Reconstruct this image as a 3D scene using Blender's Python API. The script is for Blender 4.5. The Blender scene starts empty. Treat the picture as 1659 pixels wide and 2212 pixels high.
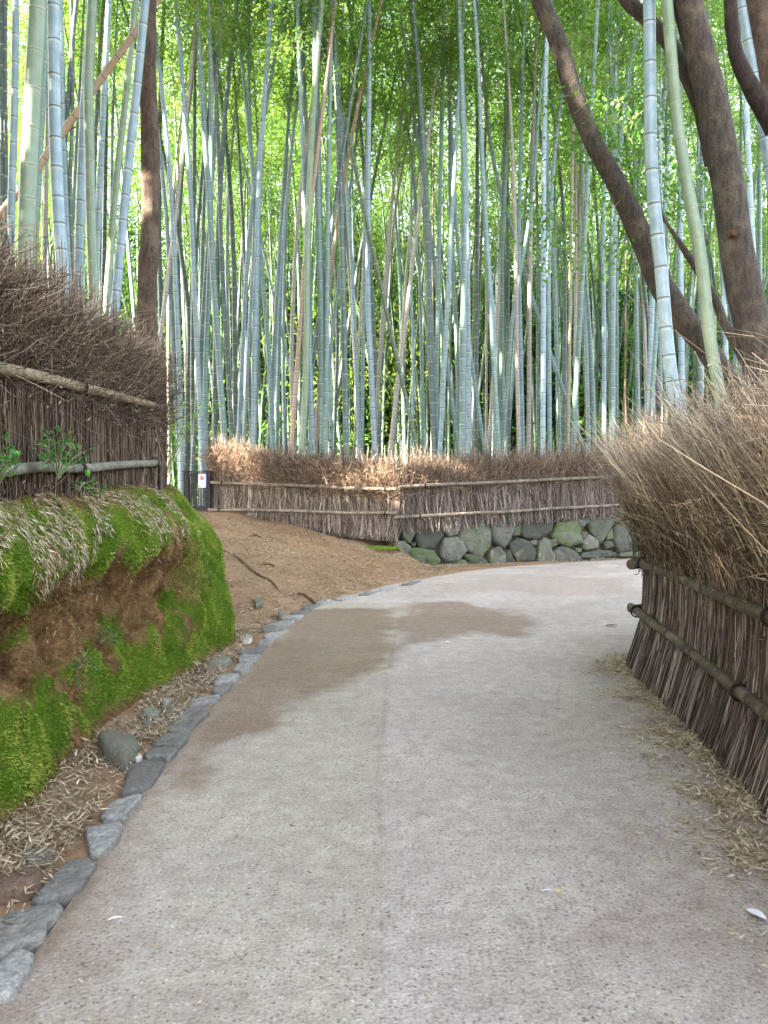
import bpy, math, random
import numpy as np
from mathutils import Vector, Matrix
rng = np.random.default_rng(7); random.seed(7)
sc = bpy.context.scene
COL = sc.collection
CH = 1.5; F = 1782.0; PITCH = math.radians(-1.48)
cp, sp_ = math.cos(PITCH), math.sin(PITCH)
SUN = np.array([-0.84, -0.44, 0.50]); SUN = SUN/np.linalg.norm(SUN)

# ------------------------------------------------------------------ camera
cam = bpy.data.cameras.new('camera'); co = bpy.data.objects.new('camera', cam); COL.objects.link(co)
co.location = (0, 0, CH); co.rotation_euler = (math.pi/2+PITCH, 0, 0)
cam.sensor_fit = 'VERTICAL'; cam.sensor_height = 36; cam.lens = 29; cam.clip_end = 1500; cam.clip_start = .05
sc.camera = co

def ray(px, py):
    a = (px-829.5)/F; b = (1106-py)/F
    return np.array([a, cp-b*sp_, sp_+b*cp])
def W(px, py, Y):
    d = ray(px, py); t = Y/d[1]
    return np.array([d[0]*t, Y, CH+d[2]*t])
def G(px, py, z=0.0):
    d = ray(px, py); t = (z-CH)/d[2]
    return np.array([d[0]*t, d[1]*t, z])

# ------------------------------------------------------------------ noise
def _h(ix, iy, iz):
    n = (ix*73856093) ^ (iy*19349663) ^ (iz*83492791)
    n = (n ^ (n >> 13))*1274126177 & 0x7fffffff
    n = (n ^ (n >> 16)) & 0xffffff
    return n/float(0xffffff)
def vn(p, s=1.0):
    p = np.asarray(p, dtype=float)*s + 1000.0
    i = np.floor(p).astype(np.int64); f = p-i; f = f*f*(3-2*f)
    r = 0
    for dx in (0, 1):
        for dy in (0, 1):
            for dz in (0, 1):
                w = (f[..., 0] if dx else 1-f[..., 0])*(f[..., 1] if dy else 1-f[..., 1])*(f[..., 2] if dz else 1-f[..., 2])
                r = r + w*_h(i[..., 0]+dx, i[..., 1]+dy, i[..., 2]+dz)
    return r
def fbm(p, s=1.0, o=4):
    r = 0; a = .5; t = 0
    for k in range(o):
        r = r + a*vn(p, s); t += a; a *= .5; s *= 2.03
    return r/t
def sstep(a, b, x):
    t = np.clip((x-a)/(b-a), 0, 1); return t*t*(3-2*t)

# ------------------------------------------------------------------ geometry accumulation (quads)
class Geo:
    def __init__(s): s.v = []; s.f = []; s.t = []; s.m = []; s.n = 0
    def add(s, v, f, t=None, m=0):
        v = np.asarray(v, float).reshape(-1, 3); f = np.asarray(f, np.int64).reshape(-1, 4)
        s.v.append(v); s.f.append(f+s.n); s.n += len(v)
        s.t.append(np.broadcast_to(np.asarray(0.5 if t is None else t, float), (len(v),)).copy())
        s.m.append(np.full(len(f), m, np.int32)); return s
    def tubes(s, P, R, sides=3, t=None, m=0, cap=False):
        P = np.asarray(P, float); N, K, _ = P.shape
        R = np.broadcast_to(np.asarray(R, float), (N, K))
        T = np.empty_like(P); T[:, 1:-1] = P[:, 2:]-P[:, :-2]; T[:, 0] = P[:, 1]-P[:, 0]; T[:, -1] = P[:, -1]-P[:, -2]
        T /= np.linalg.norm(T, axis=2, keepdims=True)+1e-9
        D = P[:, -1]-P[:, 0]; ref = np.where(np.abs(D[:, 2:3]) > .7*np.linalg.norm(D, axis=1, keepdims=True), [[1., .1, 0]], [[.05, .1, 1.]])
        A = np.cross(T, ref[:, None, :]); A /= np.linalg.norm(A, axis=2, keepdims=True)+1e-9
        B = np.cross(T, A)
        an = np.arange(sides)*2*math.pi/sides
        V = P[:, :, None, :]+R[:, :, None, None]*(A[:, :, None, :]*np.cos(an)[None, None, :, None]+B[:, :, None, :]*np.sin(an)[None, None, :, None])
        base = (np.arange(N)*K*sides)[:, None, None]; k = np.arange(K-1)[None, :, None]*sides; j = np.arange(sides)[None, None, :]; j2 = (j+1) % sides
        f = np.stack([base+k+j, base+k+j2, base+k+sides+j2, base+k+sides+j], -1)
        if t is None: tt = 0.5
        else: tt = np.repeat(np.broadcast_to(np.asarray(t, float).reshape(N, -1), (N, K)).reshape(-1), sides)
        s.add(V, f, tt, m)
        if cap:
            for n in range(N):
                for kk in (0, K-1):
                    b0 = V[n, kk]; c = b0.mean(0); vv = np.vstack([b0, c[None]])
                    ff = [[q, (q+1) % sides, (q+2) % sides, sides] for q in range(0, sides-1, 2)]
                    s.add(vv, ff, .3, m)
        return s
    def leaves(s, C, D, S, L, Wd, t=None, m=0, fold=.0):
        """C base, D unit dir, S unit side: diamonds"""
        C = np.asarray(C, float); N = len(C); L = np.broadcast_to(L, (N,))[:, None]; Wd = np.broadcast_to(Wd, (N,))[:, None]
        nn = np.cross(D, S)
        V = np.stack([C, C+D*L*.38+S*Wd*.5+nn*fold*L, C+D*L, C+D*L*.38-S*Wd*.5+nn*fold*L], 1)
        f = np.arange(N*4).reshape(N, 4)
        s.add(V, f, .5 if t is None else np.repeat(np.asarray(t, float), 4), m); return s
    def boxes(s, c, h, rot=None, t=None, m=0):
        o = np.array([[-1,-1,-1],[1,-1,-1],[1,1,-1],[-1,1,-1],[-1,-1,1],[1,-1,1],[1,1,1],[-1,1,1]], float)*np.array(h)
        if rot is not None: o = o@np.array(rot).T
        s.add(o+np.array(c), [[0,3,2,1],[4,5,6,7],[0,1,5,4],[1,2,6,5],[2,3,7,6],[3,0,4,7]], t, m); return s
    def mesh(s, name, mats, smooth=True):
        V = np.concatenate(s.v); Fc = np.concatenate(s.f); me = bpy.data.meshes.new(name)
        me.vertices.add(len(V)); me.vertices.foreach_set('co', V.ravel())
        me.loops.add(Fc.size); me.loops.foreach_set('vertex_index', Fc.ravel().astype(np.int32))
        me.polygons.add(len(Fc)); me.polygons.foreach_set('loop_start', (np.arange(len(Fc))*4).astype(np.int32))
        me.polygons.foreach_set('loop_total', np.full(len(Fc), 4, np.int32))
        me.polygons.foreach_set('material_index', np.concatenate(s.m))
        me.update(calc_edges=True)
        at = me.attributes.new('tint', 'FLOAT', 'POINT'); at.data.foreach_set('value', np.concatenate(s.t).astype(np.float32))
        me.polygons.foreach_set('use_smooth', np.full(len(Fc), smooth))
        for mt in (mats if isinstance(mats, (list, tuple)) else [mats]): me.materials.append(mt)
        me.validate(); return me
    def obj(s, name, mats, parent=None, smooth=True):
        return link(name, s.mesh(name, mats, smooth), parent)
def link(name, data, parent=None):
    o = bpy.data.objects.new(name, data); COL.objects.link(o)
    if parent is not None: o.parent = parent
    return o
def tag(o, label=None, cat=None, group=None, kind=None):
    if label: o['label'] = label
    if cat: o['category'] = cat
    if group: o['group'] = group
    if kind: o['kind'] = kind
    return o
def thing(name, label, cat, loc=(0, 0, 0), group=None):
    o = bpy.data.objects.new(name, None); COL.objects.link(o); o.location = loc; o.empty_display_size = .1
    return tag(o, label, cat, group)
def shift(g, loc):
    """move accumulated verts to local space of a thing at loc"""
    g.v = [v-np.array(loc) for v in g.v]; return g
def unit(v): v = np.asarray(v, float); return v/(np.linalg.norm(v, axis=-1, keepdims=True)+1e-9)
def rdir(n): return unit(rng.normal(size=(n, 3)))
def resample(P, n):
    P = np.asarray(P, float); d = np.r_[0, np.cumsum(np.linalg.norm(np.diff(P, axis=0), axis=1))]
    u = np.linspace(0, d[-1], n); return np.stack([np.interp(u, d, P[:, k]) for k in range(P.shape[1])], 1)
def catmull(P, n):
    P = np.asarray(P, float); Q = np.vstack([2*P[0]-P[1], P, 2*P[-1]-P[-2]]); out = []
    m = max(2, int(math.ceil(n/(len(P)-1)))+1)
    for i in range(1, len(Q)-2):
        t = np.linspace(0, 1, m, endpoint=(i == len(Q)-3))[:, None]
        a, b, c, d = Q[i-1], Q[i], Q[i+1], Q[i+2]
        out.append(.5*((2*b)+(-a+c)*t+(2*a-5*b+4*c-d)*t*t+(-a+3*b-3*c+d)*t**3))
    return resample(np.vstack(out), n)

# ------------------------------------------------------------------ materials
class NT:
    def __init__(s, name):
        s.m = bpy.data.materials.new(name); s.m.use_nodes = True; s.t = s.m.node_tree; s.t.nodes.clear()
        s.out = s.n('ShaderNodeOutputMaterial')
    def n(s, ty, **kw):
        x = s.t.nodes.new(ty)
        for k, v in kw.items(): setattr(x, k, v)
        return x
    def l(s, a, b): s.t.links.new(a, b)
    def attr(s, name='tint'): return s.n('ShaderNodeAttribute', attribute_name=name).outputs['Fac']
    def ramp(s, fac, stops, interp='LINEAR'):
        r = s.n('ShaderNodeValToRGB'); r.color_ramp.interpolation = interp; e = r.color_ramp.elements
        while len(e) > 1: e.remove(e[0])
        e[0].position = stops[0][0]; e[0].color = (*stops[0][1], 1)
        for p, c in stops[1:]:
            q = e.new(p); q.color = (*c, 1)
        s.l(fac, r.inputs[0]); return r.outputs[0]
    def noise(s, scale, detail=4, rough=.6, obj=False, vec=None):
        x = s.n('ShaderNodeTexNoise'); x.inputs['Scale'].default_value = scale; x.inputs['Detail'].default_value = detail; x.inputs['Roughness'].default_value = rough
        if vec is None:
            c = s.n('ShaderNodeTexCoord'); vec = c.outputs['Object'] if obj else s.n('ShaderNodeNewGeometry').outputs['Position']
        s.l(vec, x.inputs['Vector']); return x.outputs['Fac']
    def math(s, op, a, b=None, c=None, clamp=False):
        x = s.n('ShaderNodeMath', operation=op, use_clamp=clamp)
        for i, q in enumerate((a, b, c)):
            if q is None: continue
            if isinstance(q, (int, float)): x.inputs[i].default_value = q
            else: s.l(q, x.inputs[i])
        return x.outputs[0]
    def mix(s, fac, a, b, mode='MIX'):
        x = s.n('ShaderNodeMix', data_type='RGBA', blend_type=mode)
        for inp, q in ((x.inputs[0], fac), (x.inputs[6], a), (x.inputs[7], b)):
            if isinstance(q, (int, float)): inp.default_value = q
            elif isinstance(q, tuple): inp.default_value = (*q, 1)
            else: s.l(q, inp)
        return x.outputs[2]
    def bump(s, h, strength=.5, dist=.01):
        b = s.n('ShaderNodeBump'); b.inputs['Strength'].default_value = strength; b.inputs['Distance'].default_value = dist
        s.l(h, b.inputs['Height']); return b.outputs[0]
    def bsdf(s, col, rough=.8, bump=None, spec=.3, coat=None):
        b = s.n('ShaderNodeBsdfPrincipled')
        if isinstance(col, tuple): b.inputs['Base Color'].default_value = (*col, 1)
        else: s.l(col, b.inputs['Base Color'])
        if isinstance(rough, (int, float)): b.inputs['Roughness'].default_value = rough
        else: s.l(rough, b.inputs['Roughness'])
        b.inputs['Specular IOR Level'].default_value = spec
        if bump is not None: s.l(bump, b.inputs['Normal'])
        s.l(b.outputs[0], s.out.inputs[0]); return b
    def leaf(s, col, trans=.5, tcol=None):
        d = s.n('ShaderNodeBsdfPrincipled'); s.l(col, d.inputs['Base Color']); d.inputs['Roughness'].default_value = .5; d.inputs['Specular IOR Level'].default_value = .25
        t = s.n('ShaderNodeBsdfTranslucent'); s.l(col if tcol is None else tcol, t.inputs[0])
        x = s.n('ShaderNodeMixShader'); x.inputs[0].default_value = trans; s.l(d.outputs[0], x.inputs[1]); s.l(t.outputs[0], x.inputs[2]); s.l(x.outputs[0], s.out.inputs[0])

def m_twig(name, stops, rough=.75):
    n = NT(name); a = n.attr(); c = n.ramp(a, stops); v = n.noise(14, 3); c = n.mix(n.math('MULTIPLY', v, .5), c, n.ramp(v, [(.3, (.4, .34, .28)), (.7, (.95, .92, .88))]), 'MULTIPLY')
    n.bsdf(c, rough, spec=.25); return n.m
def m_leaf(name, stops, trans=.5, yellow=1.0, oi=.25):
    n = NT(name); a = n.attr(); r = n.n('ShaderNodeObjectInfo').outputs['Random']
    f = n.math('ADD', a, n.math('MULTIPLY', n.math('SUBTRACT', r, .5), oi), clamp=True)
    c = n.ramp(f, stops); tc = n.mix(1.0, c, (1.3*yellow, 1.35, .6), 'MULTIPLY')
    n.leaf(c, trans, tc); return n.m

M = {}
def m_culm(name, base, top, wax, node=(.07, .08, .065)):
    n = NT(name); a = n.attr()              # tint: 0..1 node darkness; 1 = node ring ; negative = wax band
    g = n.n('ShaderNodeNewGeometry').outputs['Position']
    r = n.n('ShaderNodeObjectInfo').outputs['Random']
    sx = n.n('ShaderNodeSeparateXYZ'); n.l(g, sx.inputs[0])
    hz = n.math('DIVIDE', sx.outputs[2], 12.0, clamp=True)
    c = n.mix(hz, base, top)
    mp = n.n('ShaderNodeMapping'); mp.inputs['Scale'].default_value = (30, 30, 2.2); n.l(g, mp.inputs[0])
    st = n.noise(1.0, 5, .65, vec=mp.outputs[0])
    pt = n.noise(4.5, 5, .7)
    c = n.mix(n.math('MULTIPLY', n.ramp(pt, [(.42, (0, 0, 0)), (.62, (1, 1, 1))]), .75), c, wax)
    c = n.mix(n.math('MULTIPLY', n.ramp(st, [(.3, (1, 1, 1)), (.6, (0, 0, 0))]), .35), c, tuple(x*.5 for x in base))
    mp2 = n.n('ShaderNodeMapping'); mp2.inputs['Scale'].default_value = (90, 90, 40); n.l(g, mp2.inputs[0])
    sp = n.noise(1.0, 3, .6, vec=mp2.outputs[0])
    c = n.mix(n.math('MULTIPLY', n.ramp(sp, [(.66, (0, 0, 0)), (.74, (1, 1, 1))]), .5), c, (.12, .11, .08))
    v = n.math('ADD', .84, n.math('MULTIPLY', r, .34)); hsv = n.n('ShaderNodeHueSaturation'); n.l(v, hsv.inputs['Value']); n.l(c, hsv.inputs['Color'])
    c = hsv.outputs[0]
    wx = n.math('MULTIPLY', a, -1.0, clamp=True); c = n.mix(n.math('MULTIPLY', wx, .55), c, (.5, .54, .52))
    nd = n.math('MULTIPLY', a, 1.0, clamp=True); c = n.mix(nd, c, node)
    n.bsdf(c, .42, n.bump(st, .25, .004), .4)
    return n.m
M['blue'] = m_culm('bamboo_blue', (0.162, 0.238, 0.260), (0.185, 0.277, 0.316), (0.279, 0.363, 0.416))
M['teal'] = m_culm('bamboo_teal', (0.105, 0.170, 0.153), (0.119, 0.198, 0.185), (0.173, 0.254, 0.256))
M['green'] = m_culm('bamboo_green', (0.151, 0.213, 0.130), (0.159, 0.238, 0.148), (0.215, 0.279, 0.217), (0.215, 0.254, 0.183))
M['grey'] = m_culm('bamboo_grey', (0.059, 0.090, 0.080), (0.065, 0.104, 0.088), (0.108, 0.153, 0.147))  # own grey, darkened further for the shade deep in the grove
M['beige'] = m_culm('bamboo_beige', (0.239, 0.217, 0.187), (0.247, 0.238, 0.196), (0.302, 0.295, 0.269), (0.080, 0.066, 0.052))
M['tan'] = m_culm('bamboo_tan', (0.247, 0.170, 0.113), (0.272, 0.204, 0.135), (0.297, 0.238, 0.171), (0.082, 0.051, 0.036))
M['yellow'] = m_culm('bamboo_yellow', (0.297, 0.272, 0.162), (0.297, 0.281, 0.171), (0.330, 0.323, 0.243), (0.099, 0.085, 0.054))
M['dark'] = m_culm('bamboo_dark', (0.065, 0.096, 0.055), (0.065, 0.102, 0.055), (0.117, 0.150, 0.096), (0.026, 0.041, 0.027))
M['leaf'] = m_leaf('bamboo_leaf', [(0, (.045, .12, .025)), (.4, (.1, .21, .045)), (.75, (.18, .3, .07)), (.95, (.3, .34, .07)), (1, (.42, .34, .1))], .6)
M['farleaf'] = m_leaf('far_leaf', [(0, (.01, .035, .01)), (.35, (.028, .085, .018)), (.6, (.075, .15, .03)), (.85, (.17, .23, .04)), (1, (.32, .31, .045))], .5)  # yellow end of the ramp stands in for sunlit leaves
M['broadleaf'] = m_leaf('broad_leaf', [(0, (.04, .12, .02)), (.5, (.08, .2, .035)), (1, (.22, .36, .06))], .4)
M['shadeleaf'] = m_leaf('shade_leaf', [(0, (.008, .022, .008)), (.5, (.02, .055, .018)), (.85, (.04, .1, .03)), (1, (.07, .15, .04))], .3)  # near-black green: shade between the back stems painted into the leaf colour
M['plantleaf'] = m_leaf('plant_leaf', [(0, (.05, .16, .04)), (.5, (.1, .27, .07)), (1, (.2, .42, .1))], .35)
M['brightleaf'] = m_leaf('bright_leaf', [(0, (.12, .3, .03)), (1, (.25, .5, .06))], .45)
M['stem'] = m_twig('green_stem', [(0, (.14, .15, .07)), (1, (.26, .3, .13))])
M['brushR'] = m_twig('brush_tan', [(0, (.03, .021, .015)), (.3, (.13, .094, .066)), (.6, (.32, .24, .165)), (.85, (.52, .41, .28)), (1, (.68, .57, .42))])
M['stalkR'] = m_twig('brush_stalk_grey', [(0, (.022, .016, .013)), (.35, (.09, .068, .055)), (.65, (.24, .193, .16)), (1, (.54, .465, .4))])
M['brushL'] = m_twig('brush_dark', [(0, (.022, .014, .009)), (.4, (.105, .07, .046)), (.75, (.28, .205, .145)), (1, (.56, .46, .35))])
M['brushF'] = m_twig('brush_far', [(0, (.035, .022, .016)), (.4, (.15, .1, .07)), (.75, (.36, .26, .19)), (1, (.58, .48, .37))])
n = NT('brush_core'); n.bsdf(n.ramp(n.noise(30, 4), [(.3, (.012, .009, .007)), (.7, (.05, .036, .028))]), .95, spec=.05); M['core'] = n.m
def m_rail(name, a, b, c3):
    n = NT(name); v = n.noise(18, 5, .7); w = n.noise(5, 3); mp = n.n('ShaderNodeMapping'); mp.inputs['Scale'].default_value = (60, 8, 60)
    n.l(n.n('ShaderNodeNewGeometry').outputs['Position'], mp.inputs[0]); st = n.noise(1, 4, .6, vec=mp.outputs[0])
    c = n.mix(n.ramp(v, [(.35, (0, 0, 0)), (.65, (1, 1, 1))]), a, b); c = n.mix(n.math('MULTIPLY', n.ramp(w, [(.5, (0, 0, 0)), (.62, (1, 1, 1))]), .7), c, c3)
    c = n.mix(n.attr(), c, (.03, .022, .016)); n.bsdf(c, .7, n.bump(st, .5, .006), .3); return n.m
M['railR'] = m_rail('rail_weathered', (.045, .033, .025), (.135, .1, .072), (.22, .175, .13))
M['railL'] = m_rail('rail_straw', (.14, .1, .055), (.3, .235, .145), (.09, .08, .05))
M['railG'] = m_rail('rail_mossy', (.09, .085, .055), (.22, .21, .16), (.06, .06, .035))
M['railF'] = m_rail('rail_far', (.1, .08, .06), (.25, .21, .165), (.07, .055, .04))
n = NT('cut_wood'); n.bsdf(n.ramp(n.noise(40, 3), [(.3, (.1, .065, .04)), (.7, (.2, .15, .1))]), .8); M['cut'] = n.m
n = NT('rope_black'); n.bsdf((.015, .012, .01), .8); M['rope'] = n.m
def m_bark(name, a, b, c3, moss):
    n = NT(name); g = n.n('ShaderNodeNewGeometry').outputs['Position']; mp = n.n('ShaderNodeMapping'); mp.inputs['Scale'].default_value = (22, 22, 5); n.l(g, mp.inputs[0])
    v = n.noise(1, 6, .7, vec=mp.outputs[0]); w = n.noise(3.2, 4, .6); f = n.noise(55, 3, .6)
    c = n.mix(n.ramp(v, [(.35, (0, 0, 0)), (.65, (1, 1, 1))]), a, b); c = n.mix(n.math('MULTIPLY', n.ramp(w, [(.5, (0, 0, 0)), (.66, (1, 1, 1))]), .7), c, c3)
    c = n.mix(n.math('MULTIPLY', n.ramp(f, [(.55, (0, 0, 0)), (.62, (1, 1, 1))]), .6), c, moss)
    c = n.mix(n.math('MULTIPLY', n.attr(), .7), c, (.26, .14, .05))
    n.bsdf(c, .85, n.bump(n.math('ADD', v, n.math('MULTIPLY', f, .5)), 1.0, .035), .2); return n.m
M['bark'] = m_bark('bark_grey', (.034, .03, .026), (.09, .075, .061), (.145, .122, .09), (.018, .015, .013))
M['barkL'] = m_bark('bark_cedar', (.045, .032, .025), (.11, .08, .058), (.165, .125, .09), (.025, .015, .012))
M['barkD'] = m_bark('bark_dark', (.018, .013, .012), (.045, .032, .028), (.07, .05, .04), (.02, .014, .012))
def m_rock(name, cols, moss, mossc=(.07, .13, .02)):
    n = NT(name); v = n.noise(3.5, 6, .7); f = n.noise(40, 5, .65); r = n.n('ShaderNodeObjectInfo').outputs['Random']
    c = n.ramp(n.math('ADD', n.math('MULTIPLY', v, .8), n.math('MULTIPLY', n.math('SUBTRACT', r, .35), .45)), [(.3, cols[0]), (.55, cols[1]), (.75, cols[2])])
    c = n.mix(n.math('MULTIPLY', n.ramp(f, [(.4, (1, 1, 1)), (.6, (0, 0, 0))]), .45), c, tuple(x*.45 for x in cols[0]))
    m2 = n.math('ADD', n.noise(5.5, 5, .7), n.math('MULTIPLY', n.math('SUBTRACT', n.math('FRACT', n.math('MULTIPLY', r, 7.3)), .5), .25))
    c = n.mix(n.math('MULTIPLY', n.ramp(m2, [(.48, (0, 0, 0)), (.66, (1, 1, 1))]), moss), c, n.mix(f, tuple(x*.5 for x in mossc), tuple(x*1.7 for x in mossc)))
    n.bsdf(c, .8, n.bump(n.math('ADD', f, v), .9, .02), .3); return n.m
M['wallstone'] = m_rock('wall_stone', [(.06, .062, .048), (.125, .124, .1), (.22, .212, .172)], .85, (.075, .105, .035))
M['kerb'] = m_rock('kerb_slate', [(.17, .158, .138), (.28, .263, .235), (.42, .4, .365)], .15, (.12, .12, .06))
M['pebble'] = m_rock('loose_stone', [(.16, .15, .11), (.25, .25, .19), (.38, .37, .3)], .3, (.15, .16, .08))
M['rust'] = m_rock('brown_stone', [(.12, .07, .045), (.2, .13, .09), (.28, .21, .16)], .1)
M['white'] = m_rock('white_stone', [(.5, .46, .38), (.62, .58, .5), (.75, .72, .66)], .1, (.4, .35, .25))
n = NT('litter'); a = n.attr(); n.bsdf(n.ramp(a, [(0, (.07, .045, .025)), (.3, (.18, .125, .07)), (.65, (.36, .28, .17)), (1, (.6, .5, .36))]), .65, spec=.25); M['litter'] = n.m
n = NT('moss'); a = n.attr(); p = n.noise(6, 4); c = n.ramp(n.math('ADD', n.math('MULTIPLY', a, .55), n.math('MULTIPLY', p, .5)), [(.15, (.035, .07, .006)), (.36, (.1, .19, .012)), (.56, (.2, .285, .028)), (.78, (.38, .38, .07))]); n.leaf(c, .25); M['moss'] = n.m
n = NT('rootlets'); a = n.attr(); n.bsdf(n.ramp(a, [(0, (.05, .026, .01)), (.5, (.21, .12, .048)), (1, (.5, .33, .17))]), .95, spec=.1); M['rootlet'] = n.m

# bank soil under the moss: brown band and green zones by vertex mask 'tint' (1 = moss)
n = NT('bank_soil'); a = n.attr(); v = n.noise(7, 6, .7); f = n.noise(45, 4, .7)
br = n.ramp(n.math('ADD', n.math('MULTIPLY', v, .6), n.math('MULTIPLY', f, .4)), [(.32, (.04, .02, .008)), (.5, (.19, .105, .042)), (.68, (.42, .26, .12))])
gr = n.ramp(n.math('ADD', n.math('MULTIPLY', v, .5), n.math('MULTIPLY', f, .5)), [(.3, (.04, .07, .006)), (.5, (.09, .16, .012)), (.7, (.18, .25, .02))])
n.bsdf(n.mix(a, br, gr), .95, n.bump(n.math('ADD', f, v), 1.0, .05), .1); M['bank'] = n.m
# dirt
n = NT('dirt'); a = n.attr(); v = n.noise(1.3, 5, .6); f = n.noise(30, 5, .7); g2 = n.noise(120, 3, .7)
dc = n.ramp(n.math('ADD', n.math('MULTIPLY', v, .55), n.math('MULTIPLY', f, .45)), [(.3, (.16, .092, .05)), (.5, (.27, .165, .095)), (.7, (.38, .26, .16))])
dc = n.mix(n.math('MULTIPLY', n.ramp(g2, [(.58, (0, 0, 0)), (.66, (1, 1, 1))]), .5), dc, (.1, .06, .035))
fl = n.ramp(f, [(.3, (.04, .03, .018)), (.7, (.16, .12, .07))])
n.bsdf(n.mix(a, dc, fl), .95, n.bump(n.math('ADD', f, n.math('MULTIPLY', g2, .5)), .8, .015), .15); M['dirt'] = n.m
# path
n = NT('path_surface'); st = n.attr('stain'); lf = n.attr('slab'); ed = n.attr('edge')
pos = n.n('ShaderNodeNewGeometry').outputs['Position']
dn_ = n.n('ShaderNodeTexNoise'); dn_.inputs['Scale'].default_value = 110; n.l(pos, dn_.inputs['Vector'])
va_ = n.n('ShaderNodeVectorMath', operation='MULTIPLY_ADD'); n.l(dn_.outputs['Color'], va_.inputs[0]); va_.inputs[1].default_value = (.016, .016, 0); n.l(pos, va_.inputs[2])
def vor(scale, feature='F1'):
    x = n.n('ShaderNodeTexVoronoi'); x.inputs['Scale'].default_value = scale; n.l(va_.outputs[0], x.inputs['Vector']); return x
v1 = vor(68); v2 = vor(38); v3 = vor(130)
big = n.noise(1.2, 5, .6); mid = n.noise(9, 5, .7); fine = n.noise(75, 5, .75)
right = n.ramp(n.math('ADD', n.math('MULTIPLY', mid, .35), n.math('MULTIPLY', fine, .65)), [(.38, (.26, .213, .188)), (.5, (.43, .365, .318)), (.62, (.58, .5, .45))])
left = n.ramp(n.math('ADD', n.math('MULTIPLY', mid, .35), n.math('MULTIPLY', fine, .65)), [(.38, (.265, .22, .17)), (.5, (.395, .335, .262)), (.62, (.51, .445, .36))])
c = n.mix(lf, right, left)
sepc = n.n('ShaderNodeSeparateColor'); n.l(v1.outputs['Color'], sepc.inputs[0])
dk = n.math('MULTIPLY', n.ramp(sepc.outputs[0], [(.6, (0, 0, 0)), (.75, (1, 1, 1))]), n.ramp(v1.outputs['Distance'], [(.3, (1, 1, 1)), (.45, (0, 0, 0))]))
wt = n.math('MULTIPLY', n.ramp(sepc.outputs[1], [(.86, (0, 0, 0)), (.88, (1, 1, 1))]), n.ramp(v1.outputs['Distance'], [(.25, (1, 1, 1)), (.4, (0, 0, 0))]))
c = n.mix(n.math('MULTIPLY', dk, n.math('MULTIPLY', mid, 1.25)), c, (.15, .12, .11))
c = n.mix(n.math('MULTIPLY', wt, n.math('MULTIPLY', mid, 1.0)), c, (.72, .7, .67))
sep2 = n.n('ShaderNodeSeparateColor'); n.l(v2.outputs['Color'], sep2.inputs[0])
dk2 = n.math('MULTIPLY', n.ramp(sep2.outputs[0], [(.84, (0, 0, 0)), (.9, (1, 1, 1))]), n.ramp(v2.outputs['Distance'], [(.18, (1, 1, 1)), (.3, (0, 0, 0))]))
c = n.mix(n.math('MULTIPLY', dk2, .7), c, (.09, .075, .075))
c = n.mix(n.math('MULTIPLY', n.ramp(big, [(.4, (0, 0, 0)), (.68, (1, 1, 1))]), .3), c, (.24, .185, .165))
c = n.mix(n.math('MULTIPLY', st, .95), c, n.mix(1.0, c, (.56, .46, .385), 'MULTIPLY'))
c = n.mix(ed, c, n.mix(fine, (.09, .06, .04), (.26, .19, .13)))
n.bsdf(c, n.math('SUBTRACT', .85, n.math('MULTIPLY', st, .15)), n.bump(n.math('ADD', n.math('MULTIPLY', v1.outputs['Distance'], -1), fine), .5, .006), .25); M['path'] = n.m
n = NT('black_wood'); n.bsdf(n.ramp(n.noise(25, 4), [(.3, (.006, .006, .008)), (.7, (.025, .022, .024))]), .55); M['blackwood'] = n.m
for nm, c in (('sign_white', (.78, .78, .8)), ('sign_red', (.55, .05, .09)), ('sign_grey', (.38, .42, .5)), ('sign_blue', (.05, .12, .4)), ('sign_dark', (.03, .03, .04)), ('sign_pink', (.7, .42, .48))):
    n = NT(nm); n.bsdf(c, .45); M[nm] = n.m

# ------------------------------------------------------------------ curves of the layout
KX = np.array([-3, 2.67, 4, 5, 6.8, 8.5, 9.9, 11.4, 13.0, 14.4, 15.3, 16.3, 18.4, 24.])
KV = np.array([-1.12, -1.13, -1.2, -1.2, -1.17, -1.2, -1.08, -.70, 0, .9, 1.5, 2.5, 5.7, 20.])
def kerbx(Y): return np.interp(Y, KX, KV)
kk = np.stack([np.interp(np.linspace(-3, 18.4, 120), KX, KV), np.linspace(-3, 18.4, 120)], 1)
def wally(X): return 16.05+(X-.3)*.46       # base line of the stone wall
BL = catmull([(-1.6, -2), (-1.6, 1.0), (-1.6, 2.6), (-1.62, 3.6), (-1.70, 4.6), (-1.68, 5.6), (-1.56, 6.5), (-1.47, 7.6), (-1.47, 8.2), (-1.62, 8.75), (-2.1, 9.15), (-3.2, 9.5), (-4.6, 9.7)], 300)
FENCE_R = catmull([(1.95, -.5), (1.95, 1.5), (2.02, 3), (2.12, 4), (2.26, 5.3), (2.33, 6.3), (2.41, 6.95), (2.7, 7.45), (3.4, 7.75), (4.8, 7.95), (6.5, 8.1)], 220)

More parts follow.
